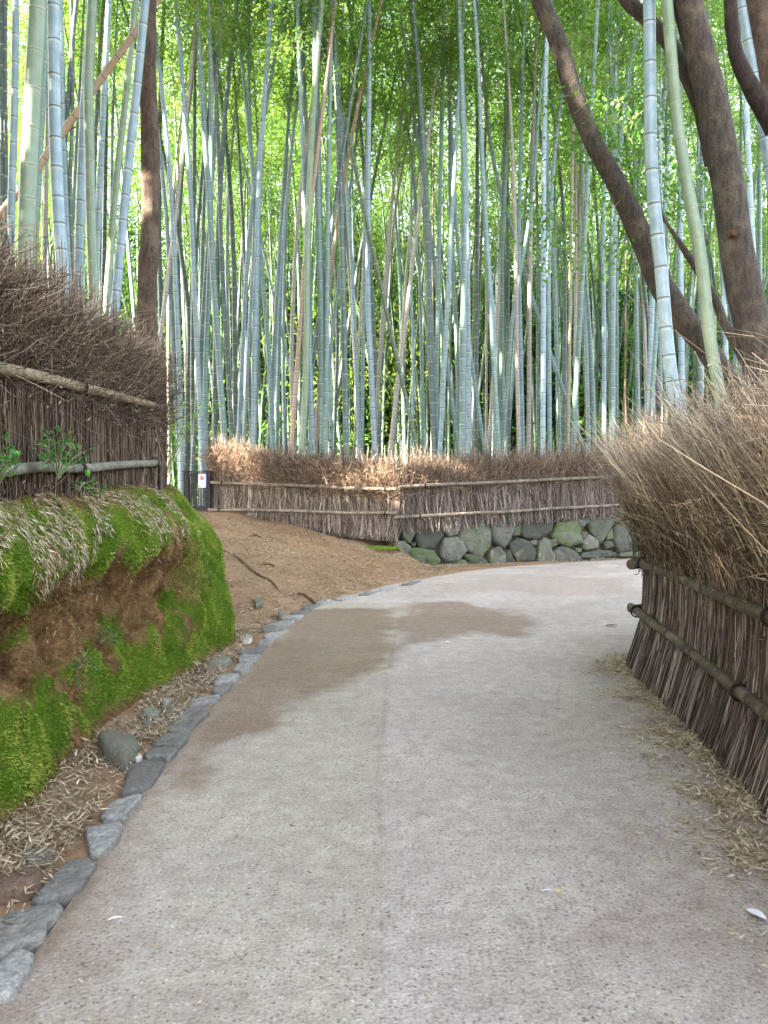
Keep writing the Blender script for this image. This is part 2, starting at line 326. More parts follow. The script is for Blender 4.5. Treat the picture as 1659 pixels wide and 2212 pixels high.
def terrain_h(x, y):
    P = np.stack([x, y], -1); d = np.full(x.shape, 1e9)
    for q in kk: d = np.minimum(d, np.hypot(x-q[0], y-q[1]))
    left = (x < kerbx(y))
    h = np.where(left, np.minimum(1.08, .245*np.maximum(d-.12, 0))*(1-.9*sstep(.35, 1.0, x)), -.12)
    h = np.where(left & (y < 7.6), np.minimum(h, .03), h)       # gutter beside the kerb
    behind = (y > wally(x)+.32) & (x > .1)
    h = np.where(behind, 1.0, h)
    behind2 = (y > 17.3) & (x <= .1); h = np.where(behind2, np.maximum(h, 1.0), h)
    lf = (x < -2.3); b = sstep(12.5, 9.0, y)*sstep(-2.2, -2.6, x); h = h*(1-b)+b*1.5
    fr = np.interp(y, FENCE_R[:, 1], FENCE_R[:, 0])
    rt = sstep(.1, .5, x-fr-.1)*(y < 7.9) + ((y >= 7.9) & (x > 6.9))*0
    h = np.where(rt > 0, .25*rt-.1, h)
    return h

# ------------------------------------------------------------------ ground, path
g = Geo(); g.add([(-700, -700, -.4), (700, -700, -.4), (700, 700, -.4), (-700, 700, -.4)], [[0, 1, 2, 3]], 1.0)
tag(g.obj('ground', M['dirt']), 'dark leaf covered earth reaching beyond the grove', 'ground', kind='structure')
def grid(xs, ys, fn, name, mat, tint):
    X, Y = np.meshgrid(xs, ys); Z = fn(X, Y); V = np.stack([X, Y, Z], -1).reshape(-1, 3)
    nx, ny = len(xs), len(ys); i = np.arange(ny-1)[:, None]*nx+np.arange(nx-1)[None, :]
    f = np.stack([i, i+1, i+nx+1, i+nx], -1).reshape(-1, 4)
    g = Geo(); g.add(V, f, tint(X, Y).ravel()); return g.obj(name, mat)
xs = np.r_[np.arange(-60, -6, 1.5), np.arange(-6, 6.5, .08), np.arange(6.5, 60, 1.5)]
ys = np.r_[np.arange(-8, 2, .5), np.arange(2, 19.5, .08), np.arange(19.5, 90, 1.5)]
def th(X, Y):
    h = terrain_h(X, Y); p = np.stack([X, Y, X*0], -1)
    return h+(fbm(p, 1.7, 3)-.5)*.12*(h > .06)+(fbm(p, 9, 3)-.5)*.035*(h > .02)
def tt(X, Y):
    return np.clip(((Y > wally(X)+.3) & (X > 0))*1.0+(Y > 17.3)*1.0+sstep(-2.2, -2.7, X)*sstep(12.5, 9, Y), 0, 1)
t = grid(xs, ys, th, 'dirt_slope', M['dirt'], tt); tag(t, 'bare orange brown dirt rising from the kerb to the brush fence', 'dirt slope', kind='structure')
# path sheet
rows = np.r_[np.arange(-3, 2, .2), np.arange(2, 21, .06)]; nc = 170
V = []; 
for y in rows:
    xl = kerbx(y); xr = 13.0 if y > 8.3 else 2.6
    u = np.linspace(0, 1, nc); w = 3.9 if y > 8.3 else (xr-xl)
    x = xl+np.where(u < .9, u/.9*min(w, xr-xl), 0)
    x = np.where(u >= .9, xl+min(w, xr-xl)+(u-.9)/.1*max(xr-xl-w, .3), x)
    V.append(np.stack([x, np.full(nc, y), np.zeros(nc)], 1))
V = np.array(V); X = V[..., 0]; Y = V[..., 1]
V[..., 2] = (fbm(V, .8, 3)-.5)*.012
i = np.arange(len(rows)-1)[:, None]*nc+np.arange(nc-1)[None, :]
g = Geo(); g.add(V, np.stack([i, i+1, i+nc+1, i+nc], -1))
path = g.obj('path', M['path']); tag(path, 'pinkish grey exposed aggregate path curving right', 'path', kind='structure')
nz = fbm(V, 2.3, 5)-.5; nzf = fbm(V, 14, 3)-.5
def P2(pts): return np.array([G(*p)[:2] for p in pts])
def inpoly(X, Y, poly):
    """signed-ish soft inside: returns distance inside (negative outside)"""
    ins = np.zeros(X.shape, bool); d = np.full(X.shape, 1e9); n_ = len(poly)
    for a in range(n_):
        x1, y1 = poly[a]; x2, y2 = poly[(a+1) % n_]
        c = ((y1 > Y) != (y2 > Y)) & (X < (x2-x1)*(Y-y1)/(y2-y1+1e-12)+x1); ins ^= c
        t = np.clip(((X-x1)*(x2-x1)+(Y-y1)*(y2-y1))/((x2-x1)**2+(y2-y1)**2+1e-9), 0, 1)
        d = np.minimum(d, np.hypot(X-x1-t*(x2-x1), Y-y1-t*(y2-y1)))
    return np.where(ins, d, -d)
seam = np.array([(-.02, -3), (-.01, 2.3), (-.02, 4.6), (0.03, 6.6), (.12, 8.6), (.47, 10.9)])
sx = np.interp(Y, seam[:, 1], seam[:, 0])+nzf*.03
slab = ((X < sx) & (Y < 10.95))*(.75+.25*sstep(2.2, 5, Y))
A = P2([(860, 1312), (650, 1316), (560, 1400), (470, 1500), (400, 1600), (345, 1710), (400, 1700), (470, 1625), (560, 1590), (615, 1540), (660, 1500), (760, 1475), (822, 1440), (850, 1380)])
B = P2([(850, 1330), (905, 1300), (1000, 1300), (1120, 1320), (1170, 1350), (1140, 1378), (1050, 1370), (940, 1385), (880, 1400), (830, 1440)])
Cc = P2([(940, 1262), (1100, 1240), (1365, 1250), (1365, 1290), (1200, 1290), (1100, 1278), (950, 1285)])
s1 = sstep(-.1, .14, inpoly(X, Y, A)+nz*.35+nzf*.15); s2 = sstep(-.12, .25, inpoly(X, Y, B)+nz*.6+nzf*.15)*.95; s3 = sstep(-.2, .3, inpoly(X, Y, Cc)+nz*.8)*.4
dk = kerbx(Y); edge_dirt = sstep(.3, .0, X-dk+nz*.35+nzf*.25)*sstep(9, 7, Y)
stain = np.maximum.reduce([s1*(.92+.35*nz), s2, s3, edge_dirt*.5, sstep(.52, .64, fbm(V, .9, 4))*.22])
sl = np.exp(-((X-sx)/.016)**2)*(Y < 10.95)*(.25+.3*sstep(2.5, 5.5, Y))*(.55+nzf*1.2+nz)+np.exp(-((Y-10.95)/.04)**2)*(X < sx)*.2
fr = np.interp(Y, FENCE_R[:, 1], FENCE_R[:, 0])
edge = sstep(.62, .2, fr-X+nz*.5+nzf*.3)*(Y < 8.5)*.9+sstep(.07, .0, X-dk+nzf*.1)*.8
wy = wally(X)-.15; edge = np.maximum(edge, sstep(.4, .1, (wy-Y)+nz*.5)*(X > .6)*.5)
edge = np.clip(np.maximum(edge, sl), 0, 1)
me = path.data
for nm, arr in (('stain', np.clip(stain, 0, 1)), ('slab', slab), ('edge', edge)):
    at = me.attributes.new(nm, 'FLOAT', 'POINT'); at.data.foreach_set('value', arr.ravel().astype(np.float32))

# ------------------------------------------------------------------ mossy bank
PRO = np.array([(-.12, -.05), (0, .0), (.12, .06), (.28, .1), (.42, .15), (.55, .26), (.72, .3), (.86, .27), (.97, .19), (1.06, .15), (1.14, .16), (1.24, .2), (1.36, .3), (1.46, .39), (1.53, .5), (1.57, .66), (1.58, .9), (1.57, 1.6), (1.5, 3.0)])
PRE = np.array([(-.12, -.05), (0, .0), (.12, .02), (.28, .04), (.42, .06), (.55, .09), (.72, .13), (.86, .17), (.97, .2), (1.06, .25), (1.14, .29), (1.24, .36), (1.36, .45), (1.46, .56), (1.53, .68), (1.57, .85), (1.58, 1.1), (1.57, 1.8), (1.5, 3.0)])
nt = 90
PRO_ = catmull(PRO, nt); PRE_ = catmull(PRE, nt)
tg = np.gradient(BL, axis=0); tg /= np.linalg.norm(tg, axis=1, keepdims=True); nrm = np.stack([-tg[:, 1], tg[:, 0]], 1)   # inward (left of travel)
BV = np.zeros((len(BL), nt, 3)); endw = sstep(6.6, 8.0, BL[:, 1])
endw = np.maximum(endw, (np.arange(len(BL)) > 240)*1.0)
for a in range(len(BL)):
    pr = PRO_*(1-endw[a])+PRE_*endw[a]
    BV[a, :, :2] = BL[a][None]+nrm[a][None]*pr[:, 1:2]; BV[a, :, 2] = pr[:, 0]
def bank_normals(V):
    du = np.gradient(V, axis=0); dv = np.gradient(V, axis=1); n_ = np.cross(du, dv); return -unit(n_)
BN = bank_normals(BV)
if BN[100, 40, 0] < 0: BN = -BN
zz = BV[..., 2]; band = np.exp(-((zz-.68)/.3)**2)*(1-endw[:, None]*.85)
disp = (fbm(BV, 1.8, 4)-.5)*.26+(fbm(BV, 6, 3)-.5)*.12+(fbm(BV*[1, 1, .32], 8, 4)-.5)*.34*band+(np.abs(fbm(BV, 14, 3)-.5)-.06)*.22*band
for (yy, z0, ry, rz, dp) in [(4.25, .58, .11, .17, .6), (4.75, .78, .07, .17, .34), (3.3, .6, .16, .22, .4), (3.75, .85, .08, .2, .3), (5.25, .8, .16, .14, .3), (6.4, .86, .07, .17, .45), (5.8, .72, .1, .15, .25), (7.05, .92, .06, .2, .4), (6.75, .6, .14, .1, .15)]:
    disp -= dp*np.exp(-((BV[..., 1]-yy)/ry)**2-((zz-z0)/rz)**2)
disp *= sstep(-.05, .15, zz)
BV = BV+BN*disp[..., None]; BN = bank_normals(BV)
if BN[100, 40, 0] < 0: BN = -BN
mn = fbm(BV, 1.5, 4)-.5; mn2 = fbm(BV, 7, 3)-.5
ev = endw[:, None]
mn3 = fbm(BV*[1, 1, .35], 5, 3)-.5
moss = np.maximum(sstep(1.0, 1.12, zz+mn*.8+mn2*.5+mn3*.6), sstep(.54, .42, zz+mn*.9+mn2*.6+mn3*.6))
moss = np.maximum(moss, sstep(.2, .28, mn+mn2*.6))
moss = np.maximum(moss, ev*sstep(.3, .45, .5+mn+.2))
moss *= sstep(.02, .14, zz+mn2*.2)*sstep(1.62, 1.4, zz+mn2*.3+(mn>0.06)*.12)
soil = sstep(.08, .14, mn+.0)*sstep(.45, .2, zz)*.8; moss = np.clip(moss-soil, 0, 1)
g = Geo(); nb = nt; i = np.arange(len(BL)-1)[:, None]*nb+np.arange(nb-1)[None, :]
g.add(BV, np.stack([i, i+1, i+nb+1, i+nb], -1), moss.ravel())
bank = g.obj('mossy_bank', M['bank']); tag(bank, 'steep eroded earth bank with moss above and below a brown band', 'bank', kind='structure')
def bank_sample(n_, wfun, jl=2, ju=70, ymin=1.5):
    ia = rng.uniform(60, len(BL)-25, n_*3); ja = rng.uniform(jl, ju, n_*3)
    i0 = ia.astype(int); j0 = ja.astype(int); fi = (ia-i0)[:, None]; fj = (ja-j0)[:, None]
    def bi(Aa): return Aa[i0, j0]*(1-fi)*(1-fj)+Aa[i0+1, j0]*fi*(1-fj)+Aa[i0, j0+1]*(1-fi)*fj+Aa[i0+1, j0+1]*fi*fj
    P = bi(BV); N_ = unit(bi(BN)); m_ = bi(moss[..., None])[:, 0]
    k = (rng.random(len(P)) < wfun(P, m_)) & (P[:, 1] > ymin); P = P[k][:n_]; return P, N_[k][:n_], m_[k][:n_]
P, N_, m_ = bank_sample(170000, lambda P, m: m**1.5)
D = unit(N_*1.0+rdir(len(P))*.8+np.array([.15, -.05, -.5])); S = unit(np.cross(D, rdir(len(P))))
g = Geo(); cl = fbm(P, 5, 3)
g.leaves(P-N_*.008, D, S, rng.uniform(.012, .034, len(P)), rng.uniform(.004, .009, len(P)), np.clip(rng.normal(.5, .2, len(P))+(cl-.5)*1.6, 0, 1))
tag(g.obj('moss', M['moss']), 'bright green shaggy moss covering the bank', 'moss', kind='stuff')
P, N_, m_ = bank_sample(42000, lambda P, m: (1-m)*.9*(P[:, 2] > .1))
D = unit(N_*.5+rdir(len(P))*.9+np.array([0, 0, -.6])); S = unit(np.cross(D, rdir(len(P))))
g = Geo(); g.leaves(P-N_*.005, D, S, rng.uniform(.015, .05, len(P)), rng.uniform(.002, .005, len(P)), rng.random(len(P)))
tag(g.obj('rootlets', M['rootlet']), 'brown fibrous rootlets on the eroded bank face', 'rootlets', kind='stuff')
# dry bamboo leaves on the bank crest, sliding down in tongues
def lit_w(P, m):
    s_ = fbm(P*[1, 1, .6]+[3, 0, 0], 3.4, 3); t_ = sstep(1.17, 1.36, P[:, 2]+(s_-.5)*1.5)
    return np.clip(t_*sstep(.45, .58, s_+.02)*.8, 0, 1)*(P[:, 2] > .95)+.012*(P[:, 2] > .5)
P, N_, m_ = bank_sample(48000, lit_w, 10, 84)
dn = unit(np.array([.5, 0, -1.0])-N_*(N_@np.array([.5, 0, -1.0]))[:, None]); D = unit(dn+rdir(len(P))*1.0); D = unit(D-N_*((D*N_).sum(1)[:, None]-.12)); S = unit(np.cross(D, N_)+rdir(len(P))*.3)
g = Geo(); g.leaves(P+N_*rng.uniform(.008, .03, len(P))[:, None], D, S, rng.uniform(.02, .075, len(P)), rng.uniform(.004, .010, len(P)), rng.beta(1.6, 1.6, len(P)), fold=.02)
tag(g.obj('dry_bamboo_leaves', M['litter']), 'pale dry bamboo leaves strewn over the mossy bank', 'leaf litter', kind='stuff')

# ------------------------------------------------------------------ litter on the ground
def flat_litter(P, L, Wd, name, label, tilt=.25, tlo=2.2, thi=2.0):
    n_ = len(P); an = rng.uniform(0, 2*math.pi, n_); D = unit(np.stack([np.cos(an), np.sin(an), rng.normal(0, tilt, n_)], 1)); S = unit(np.cross(D, np.array([0, 0, 1.])+rdir(n_)*.5))
    g = Geo(); g.leaves(P, D, S, rng.uniform(L[0], L[1], n_), rng.uniform(Wd[0], Wd[1], n_), rng.beta(tlo, thi, n_), fold=.03)
    return tag(g.obj(name, M['litter']), label, 'leaf litter', kind='stuff')
N0 = 40000; yy = rng.uniform(1.5, 8.3, N0); fx = np.interp(yy, FENCE_R[:, 1], FENCE_R[:, 0]); off = np.abs(rng.normal(0, .24, N0))+.10+rng.uniform(0, .12, N0)
P = np.stack([fx-.12-off, yy, .008+rng.uniform(0, .03, N0)*np.exp(-off*3)], 1); k = rng.random(N0) < (.2+1.2*sstep(.4, .58, fbm(P, 3, 3)))*np.exp(-(off/.55)**2)*(1-.45*sstep(3.5, 7, P[:, 1]))
flat_litter(P[k], (.02, .065), (.004, .012), 'fallen_leaves', 'tan fallen leaves along the foot of the near right fence', .25, 2.6, 1.1)
yy = rng.uniform(1.8, 8.8, 17000); kx = kerbx(yy); P = np.stack([kx-.12-rng.uniform(0, .38, len(yy)), yy, .03+rng.uniform(0, .04, len(yy))], 1); k = rng.random(len(yy)) < sstep(.33, .52, fbm(P, 2.2, 3))+.2
flat_litter(P[k], (.02, .075), (.004, .012), 'gutter_leaves', 'dry leaves filling the gutter between kerb stones and bank', .35)
xx = rng.uniform(-3.6, 1.2, 22000); yy = rng.uniform(8.6, 16.2, 22000); k = (xx < kerbx(yy)-.1) & (yy < 16.4-.15*xx); xx, yy = xx[k], yy[k]; hh = th(xx, yy)
P = np.stack([xx, yy, hh+.012], 1); k = rng.random(len(P)) < .5+sstep(.5, .62, fbm(P, 2, 3))
flat_litter(P[k], (.03, .08), (.008, .018), 'scattered_leaves', 'small dry leaves scattered over the dirt slope', .2, 1.3, 1.3)
xx = rng.uniform(-1.1, 2.2, 2600); yy = 1.6+12*rng.random(2600)**1.4
P = np.stack([xx, yy, np.full(2600, .01)], 1); flat_litter(P[xx > kerbx(yy)+.1], (.008, .03), (.003, .008), 'path_flecks', 'tiny leaf bits scattered on the path', .1)
# straw at the foot of the far fence and wall
xx = rng.uniform(-.8, 5.2, 2600); yy = np.where(xx < .5, 15.75-.12*xx, wally(xx)-.25)+rng.normal(0, .14, 2600)-.05
hh = np.where(xx < kerbx(yy), th(xx, yy), .0)
P = np.stack([xx, yy, np.maximum(hh, 0)+.015], 1); P = P[(xx < 1.8) | (rng.random(len(xx)) < .25)]
flat_litter(P, (.04, .12), (.005, .012), 'straw_bits', 'pale straw bits at the foot of the stone wall', .3, 4, 1.5)

# ------------------------------------------------------------------ rocks from outlines
def outline_rock(poly3, nrm, depth, bulge, rough=.06, seed=0, n_=30, jag=.5):
    P = np.array(poly3, float); c = P.mean(0); nrm = unit(nrm)
    a = np.vstack([P, P[:1]]); R0 = resample(a, n_+1)[:-1]
    sm = (np.roll(R0, 1, 0)+R0*2+np.roll(R0, -1, 0))/4; R0 = R0*jag+sm*(1-jag)
    size = np.linalg.norm(R0-c, axis=1).mean()
    rings = []
    for s_, h_ in ((.8, -depth), (.97, -depth*.6), (1.0, -depth*.2), (.985, bulge*.3), (.93, bulge*.72), (.8, bulge*.95), (.55, bulge*1.03), (.28, bulge*1.0), (.06, bulge*1.0)):
        r = c+(R0-c)*s_+nrm*h_; rings.append(r)
    V = np.array(rings); off = np.array([seed*3.7, seed*1.3, 0])
    q = V+off; dsp = (fbm(q, 1.3/size, 3)-.5)*rough*5*size+(fbm(q+7, 4/size, 3)-.5)*rough*2.5*size-np.abs(vn(q+3, 1.1/size)-.5)*rough*3*size
    V = V+nrm*dsp[..., None]*.7+((fbm(q+9, 3/size*.5, 2)-.5)*rough*size)[..., None]*unit(V-c)
    m_, k_ = V.shape[:2]; i = np.arange(m_-1)[:, None]*k_; j = np.arange(k_)[None, :]
    f = np.stack([i+j, i+(j+1) % k_, i+k_+(j+1) % k_, i+k_+j], -1)
    g = Geo(); g.add(V, f)
    top = (m_-1)*k_; bot = 0
    cap = [[top+a, top+a+1, top+k_-2-a, top+k_-1-a] for a in range(0, k_//2-1)] ; g.f.append(np.array(cap)); g.m.append(np.zeros(len(cap), np.int32))
    return g, c
ORD = ['zeroth', 'first', 'second', 'third', 'fourth', 'fifth', 'sixth', 'seventh', 'eighth', 'ninth', 'tenth', 'eleventh', 'twelfth', 'thirteenth', 'fourteenth', 'fifteenth', 'sixteenth', 'seventeenth', 'eighteenth', 'nineteenth', 'twentieth']
TENS = {2: 'twenty', 3: 'thirty', 4: 'forty', 5: 'fifty', 6: 'sixty', 7: 'seventy', 8: 'eighty', 9: 'ninety'}
def ordw(k):
    if k <= 20: return ORD[k]
    if k >= 100: return str(k)+'th'
    return (TENS[k//10]+'-'+ORD[k % 10]) if k % 10 else TENS[k//10][:-1]+'ieth'
def crop(pts, ox, oy, k): return [((ox+x*k)/1.4756, (oy+y*k)/1.4756) for x, y in pts]
KB = [('B', [(0,1590),(120,1500),(235,1530),(210,1650),(130,1740),(60,1820),(-40,1850),(-60,1650)]),
('B', [(-60,1340),(0,1300),(180,1230),(390,1190),(440,1240),(320,1330),(310,1430),(180,1460),(0,1560),(-70,1540)]),
('B', [(190,1190),(330,1040),(440,920),(560,890),(660,920),(600,1010),(550,1100),(400,1170),(250,1215)]),
('B', [(550,720),(700,680),(790,650),(815,700),(790,780),(690,870),(590,880),(570,800)]),
('B', [(655,645),(690,570),(760,520),(900,480),(955,480),(890,570),(830,620),(720,655)]),
('B', [(790,485),(830,400),(820,310),(930,260),(1040,250),(1100,270),(1040,370),(1000,420),(890,475)]),
('B', [(945,215),(1050,170),(1185,175),(1170,210),(1110,258),(1060,240),(950,240)]),
('B', [(985,140),(1040,85),(1255,80),(1250,110),(1200,165),(1000,162)]),
('8', [(930,1310),(1050,1220),(1235,1190),(1240,1240),(1160,1300),(1120,1350),(990,1352)]),
('8', [(1080,1190),(1120,1150),(1305,1130),(1275,1170),(1220,1186),(1120,1205)]),
('8', [(1250,1090),(1370,1060),(1355,1090),(1305,1126),(1240,1120)]),
('8', [(1230,1050),(1290,1015),(1418,1008),(1382,1050),(1260,1076)]),
('8', [(1360,990),(1400,950),(1492,943),(1462,985),(1420,1004)]),
('8', [(1390,920),(1420,900),(1535,893),(1502,935),(1400,942)]),
('8', [(1380,880),(1440,865),(1562,853),(1540,887),(1400,897)]),
('8', [(1508,842),(1530,810),(1612,800),(1582,848)]),
('8', [(1545,792),(1600,768),(1665,765),(1625,795),(1560,806)]),
('8', [(1528,742),(1570,708),(1690,700),(1672,745),(1540,762)]),
('5', [(640,1372),(700,1350),(815,1338),(780,1368),(700,1384)]),
('5', [(720,1330),(750,1310),(870,1306),(830,1332)]),
('5', [(780,1300),(830,1283),(900,1278),(870,1300)]),
('5', [(845,1272),(890,1245),(945,1248),(905,1274)]),
('5', [(930,1240),(970,1218),(1030,1215),(985,1240)]),
('5', [(1040,1215),(1100,1190),(1180,1192),(1085,1222)]),
('5', [(1180,1190),(1240,1168),(1300,1166),(1240,1188)]),
('5', [(1300,1164),(1370,1140),(1430,1134),(1360,1158)]),
('5', [(1430,1132),(1490,1112),(1560,1104),(1500,1128)])]
CR = {'B': (0, 2300, .4822), '8': (0, 1600, .5425), '5': (500, 1250, .5425)}
GK = 'edging stones along the left side of the path'
for k, (cr, pl) in enumerate(KB):
    w = [G(x, y, .02) for x, y in crop(pl, *CR[cr])]; cw = np.mean(w, 0); w = [cw+(q-cw)*.96 for q in w]
    far = k >= 18
    g, c = outline_rock(w, (0, 0, 1), .14, .016 if not far else .012, .05, k, jag=.85)
    size = ('large ' if k in (0, 1, 2, 5) else 'flat ' if k in (3, 4, 8) else 'small ' if k > 11 else '')
    o = shift(g, (c[0], c[1], 0)).obj('kerb_stone', M['kerb']); o.location = (c[0], c[1], 0)
    tag(o, f'{size}blue grey edging stone, {ordw(k+1)} along the left path edge counting from nearest', 'kerb stone', GK)
LS = [('8', [(570,1430),(600,1410),(760,1428),(825,1450),(820,1490),(740,1580),(620,1540),(575,1490)], 'pebble', .09, 'large greenish grey wedge shaped rock beside the kerb stones'),
('8', [(825,1250),(880,1220),(940,1250),(935,1285),(900,1298),(838,1290)], 'pebble', .05, 'rounded olive grey stone lying above a smaller one in the gutter'),
('8', [(830,1305),(880,1292),(905,1325),(870,1340),(835,1335)], 'pebble', .04, 'small round grey stone below the olive grey one in gutter'),
('8', [(1405,800),(1440,782),(1485,795),(1480,820),(1450,835),(1418,830)], 'white', .025, 'pale cream rounded stone at the end of the mossy bank'),
('8', [(1140,1010),(1180,980),(1212,1000),(1195,1040),(1150,1035)], 'rust', .05, 'reddish brown round stone among leaves in the gutter'),
('8', [(1210,995),(1255,972),(1282,1005),(1240,1038),(1205,1025)], 'rust', .05, 'dark brown round stone next to the reddish one'),
('8', [(1212,965),(1280,930),(1340,920),(1370,942),(1290,982),(1230,985)], 'pebble', .04, 'long flat grey stone behind the brown stones'),
('8', [(940,1185),(975,1170),(1012,1172),(1010,1198),(960,1204)], 'kerb', .03, 'small flat dark stone between bank and kerb'),
('8', [(1155,1080),(1200,1050),(1228,1068),(1185,1088)], 'pebble', .03, 'small yellowish stone touching the kerb row'),
('8', [(930,1215),(1010,1205),(1080,1235),(1020,1270),(970,1262)], 'kerb', .03, 'flat grey slab lying under the biggest flat kerb stone end'),
('8', [(790,1500),(815,1490),(838,1505),(815,1522),(792,1520)], 'white', .02, 'small white pebble touching the large wedge shaped rock'),
('B', [(130,920),(190,880),(340,870),(355,915),(220,985),(150,955)], 'kerb', .03, 'flat pale grey stone lying in the gutter leaves'),
('B', [(-40,1110),(0,1090),(180,1040),(290,1025),(292,1080),(200,1150),(0,1205),(-40,1200)], 'rust', .05, 'long dark brown stone beside the large kerb stones'),
('5', [(712,1312),(722,1298),(738,1298),(738,1330),(714,1332)], 'kerb', .07, 'small upright grey block standing at the kerb bend'),
('8', [(1490,580),(1530,572),(1545,600),(1500,612)], 'pebble', .04, 'small mossy stone lying on the dirt slope')]
for k, (cr, pl, mt, bu, lab) in enumerate(LS):
    z0 = .03 if cr != '8' or k != 14 else .12
    w = [G(x, y, z0) for x, y in crop(pl, *CR[cr])]
    g, c = outline_rock(w, (0, 0, 1), .05 if mt != 'white' else .02, bu, .07, k+50, 26)
    o = shift(g, (c[0], c[1], 0)).obj('loose_stone', M[mt]); o.location = (c[0], c[1], 0); tag(o, lab, 'stone', 'loose stones in the gutter')

# ------------------------------------------------------------------ stone wall
WP = [[(145,780),(220,775),(225,830),(190,890),(150,860)], [(230,800),(385,795),(390,840),(330,920),(260,920),(230,880)], [(395,775),(470,770),(490,790),(470,840),(420,850),(390,820)],
[(495,790),(560,760),(640,765),(665,800),(665,900),(610,975),(530,920),(480,850)], [(670,765),(780,760),(800,800),(780,860),(740,920),(690,880),(665,830)], [(790,760),(830,750),(845,790),(840,840),(800,845)],
[(850,770),(960,740),(1035,750),(1020,820),(940,865),(880,860),(845,830)], [(1060,770),(1140,740),(1200,780),(1195,830),(1205,880),(1120,910),(1060,880),(1035,840)], [(1150,740),(1230,715),(1245,760),(1200,800)],
[(1250,725),(1330,705),(1380,725),(1385,780),(1330,860),(1310,890),(1260,820),(1240,770)], [(1370,705),(1440,700),(1450,740),(1395,770)], [(1392,790),(1450,780),(1500,820),(1500,930),(1420,940),(1390,870)],
[(110,880),(160,875),(200,910),(180,960),(140,950)], [(190,930),(220,915),(330,930),(370,990),(340,1030),(200,1000)], [(390,860),(470,850),(500,880),(525,930),(480,990),(400,1000),(375,950)],
[(505,960),(550,950),(640,990),(650,1030),(560,1020)], [(450,990),(520,985),(560,1035),(470,1050)], [(660,930),(720,910),(750,950),(750,1030),(660,1030)], [(750,935),(780,930),(815,1000),(790,1020),(755,1020)],
[(780,890),(830,860),(900,880),(940,930),(920,990),(830,995),(790,940)], [(945,890),(970,855),(1008,870),(1018,930),(1045,960),(1040,1005),(945,1005)], [(1012,870),(1050,860),(1060,900),(1030,910)],
[(1035,940),(1080,908),(1150,930),(1195,980),(1170,1000),(1050,1000)], [(1205,888),(1240,835),(1298,880),(1290,920),(1225,930)], [(1210,945),(1300,922),(1400,945),(1410,960),(1290,985),(1200,975)],
[(1330,880),(1380,875),(1390,910),(1340,920)], [(895,875),(940,865),(935,900),(905,895)], [(1198,822),(1235,818),(1240,840),(1210,868)], [(1160,920),(1200,915),(1200,940),(1172,942)], [(198,890),(225,880),(225,908),(205,905)],
[(1345,840),(1382,800),(1388,862),(1350,872)], [(370,1010),(450,1000),(460,1040),(380,1040)], [(570,1036),(640,1040),(650,1056),(575,1052)], [(820,1002),(930,1002),(930,1024),(822,1028)], [(1425,945),(1500,935),(1500,965),(1430,968)],
[(1470,700),(1560,690),(1580,760),(1480,780)], [(1510,800),(1600,780),(1640,900),(1510,930)], [(1590,690),(1700,680),(1700,770),(1600,770)], [(1650,790),(1760,780),(1760,900),(1660,920)],[(1510,940),(1640,930),(1650,960),(1520,968)]]
wdir = unit(np.array([1, .46, 0.])); wn0 = unit(np.cross(wdir, [0, 0, 1.])); 
lean = unit(np.array([wn0[0]*-.16, wn0[1]*-.16, 1.0])); wn = unit(np.cross(wdir, lean)); W0 = np.array([.3, 16.05, 0.])
if wn[1] > 0: wn = -wn
def onwall(px, py):
    d = ray(px, py); o = np.array([0, 0, CH]); t = ((W0-o)@wn)/(d@wn); return o+d*t
wall = thing('stone_wall', 'low mossy wall of irregular fitted boulders under the far right brush fence', 'stone wall', tuple(W0))
sizes = []
for k, pl in enumerate(WP):
    w = [onwall(x, y) for x, y in crop(pl, 1200, 1250, .5425)]; w = np.array(w); c = w.mean(0); w = c+(w-c)*1.09
    ar = np.ptp(w@wdir)*np.ptp(w[:, 2])
    g, c = outline_rock(w, wn, .25, .10 if ar > .12 else .05, .11, k+100, 40, .8)
    shift(g, W0).obj('boulder', M['wallstone'], wall)
g = Geo(); L0, L1 = -.15, 14.0                       # earth-filled backing
for a in range(60):
    pass
u = np.linspace(L0, L1, 200); v = np.linspace(-.1, 1, 14)
U, Vv = np.meshgrid(u, v); topz = .86+.19*np.clip(U/5.2, 0, 1.2)+(fbm(np.stack([U, U*0, U*0], -1), 2.5, 3)-.5)*.1
Pp = W0+U[..., None]*wdir+lean*(Vv*topz)[..., None]-wn*(.10-(fbm(np.stack([U, Vv, U*0], -1), 6, 3)-.5)*.06)[..., None]
tp = Pp[-1]-wn*.8; Pp = np.concatenate([Pp, tp[None]], 0)
i = np.arange(Pp.shape[0]-1)[:, None]*200+np.arange(199)[None, :]
g.add(Pp, np.stack([i, i+1, i+201, i+200], -1), 1.0); shift(g, W0).obj('earth_backing', M['dirt'], wall)
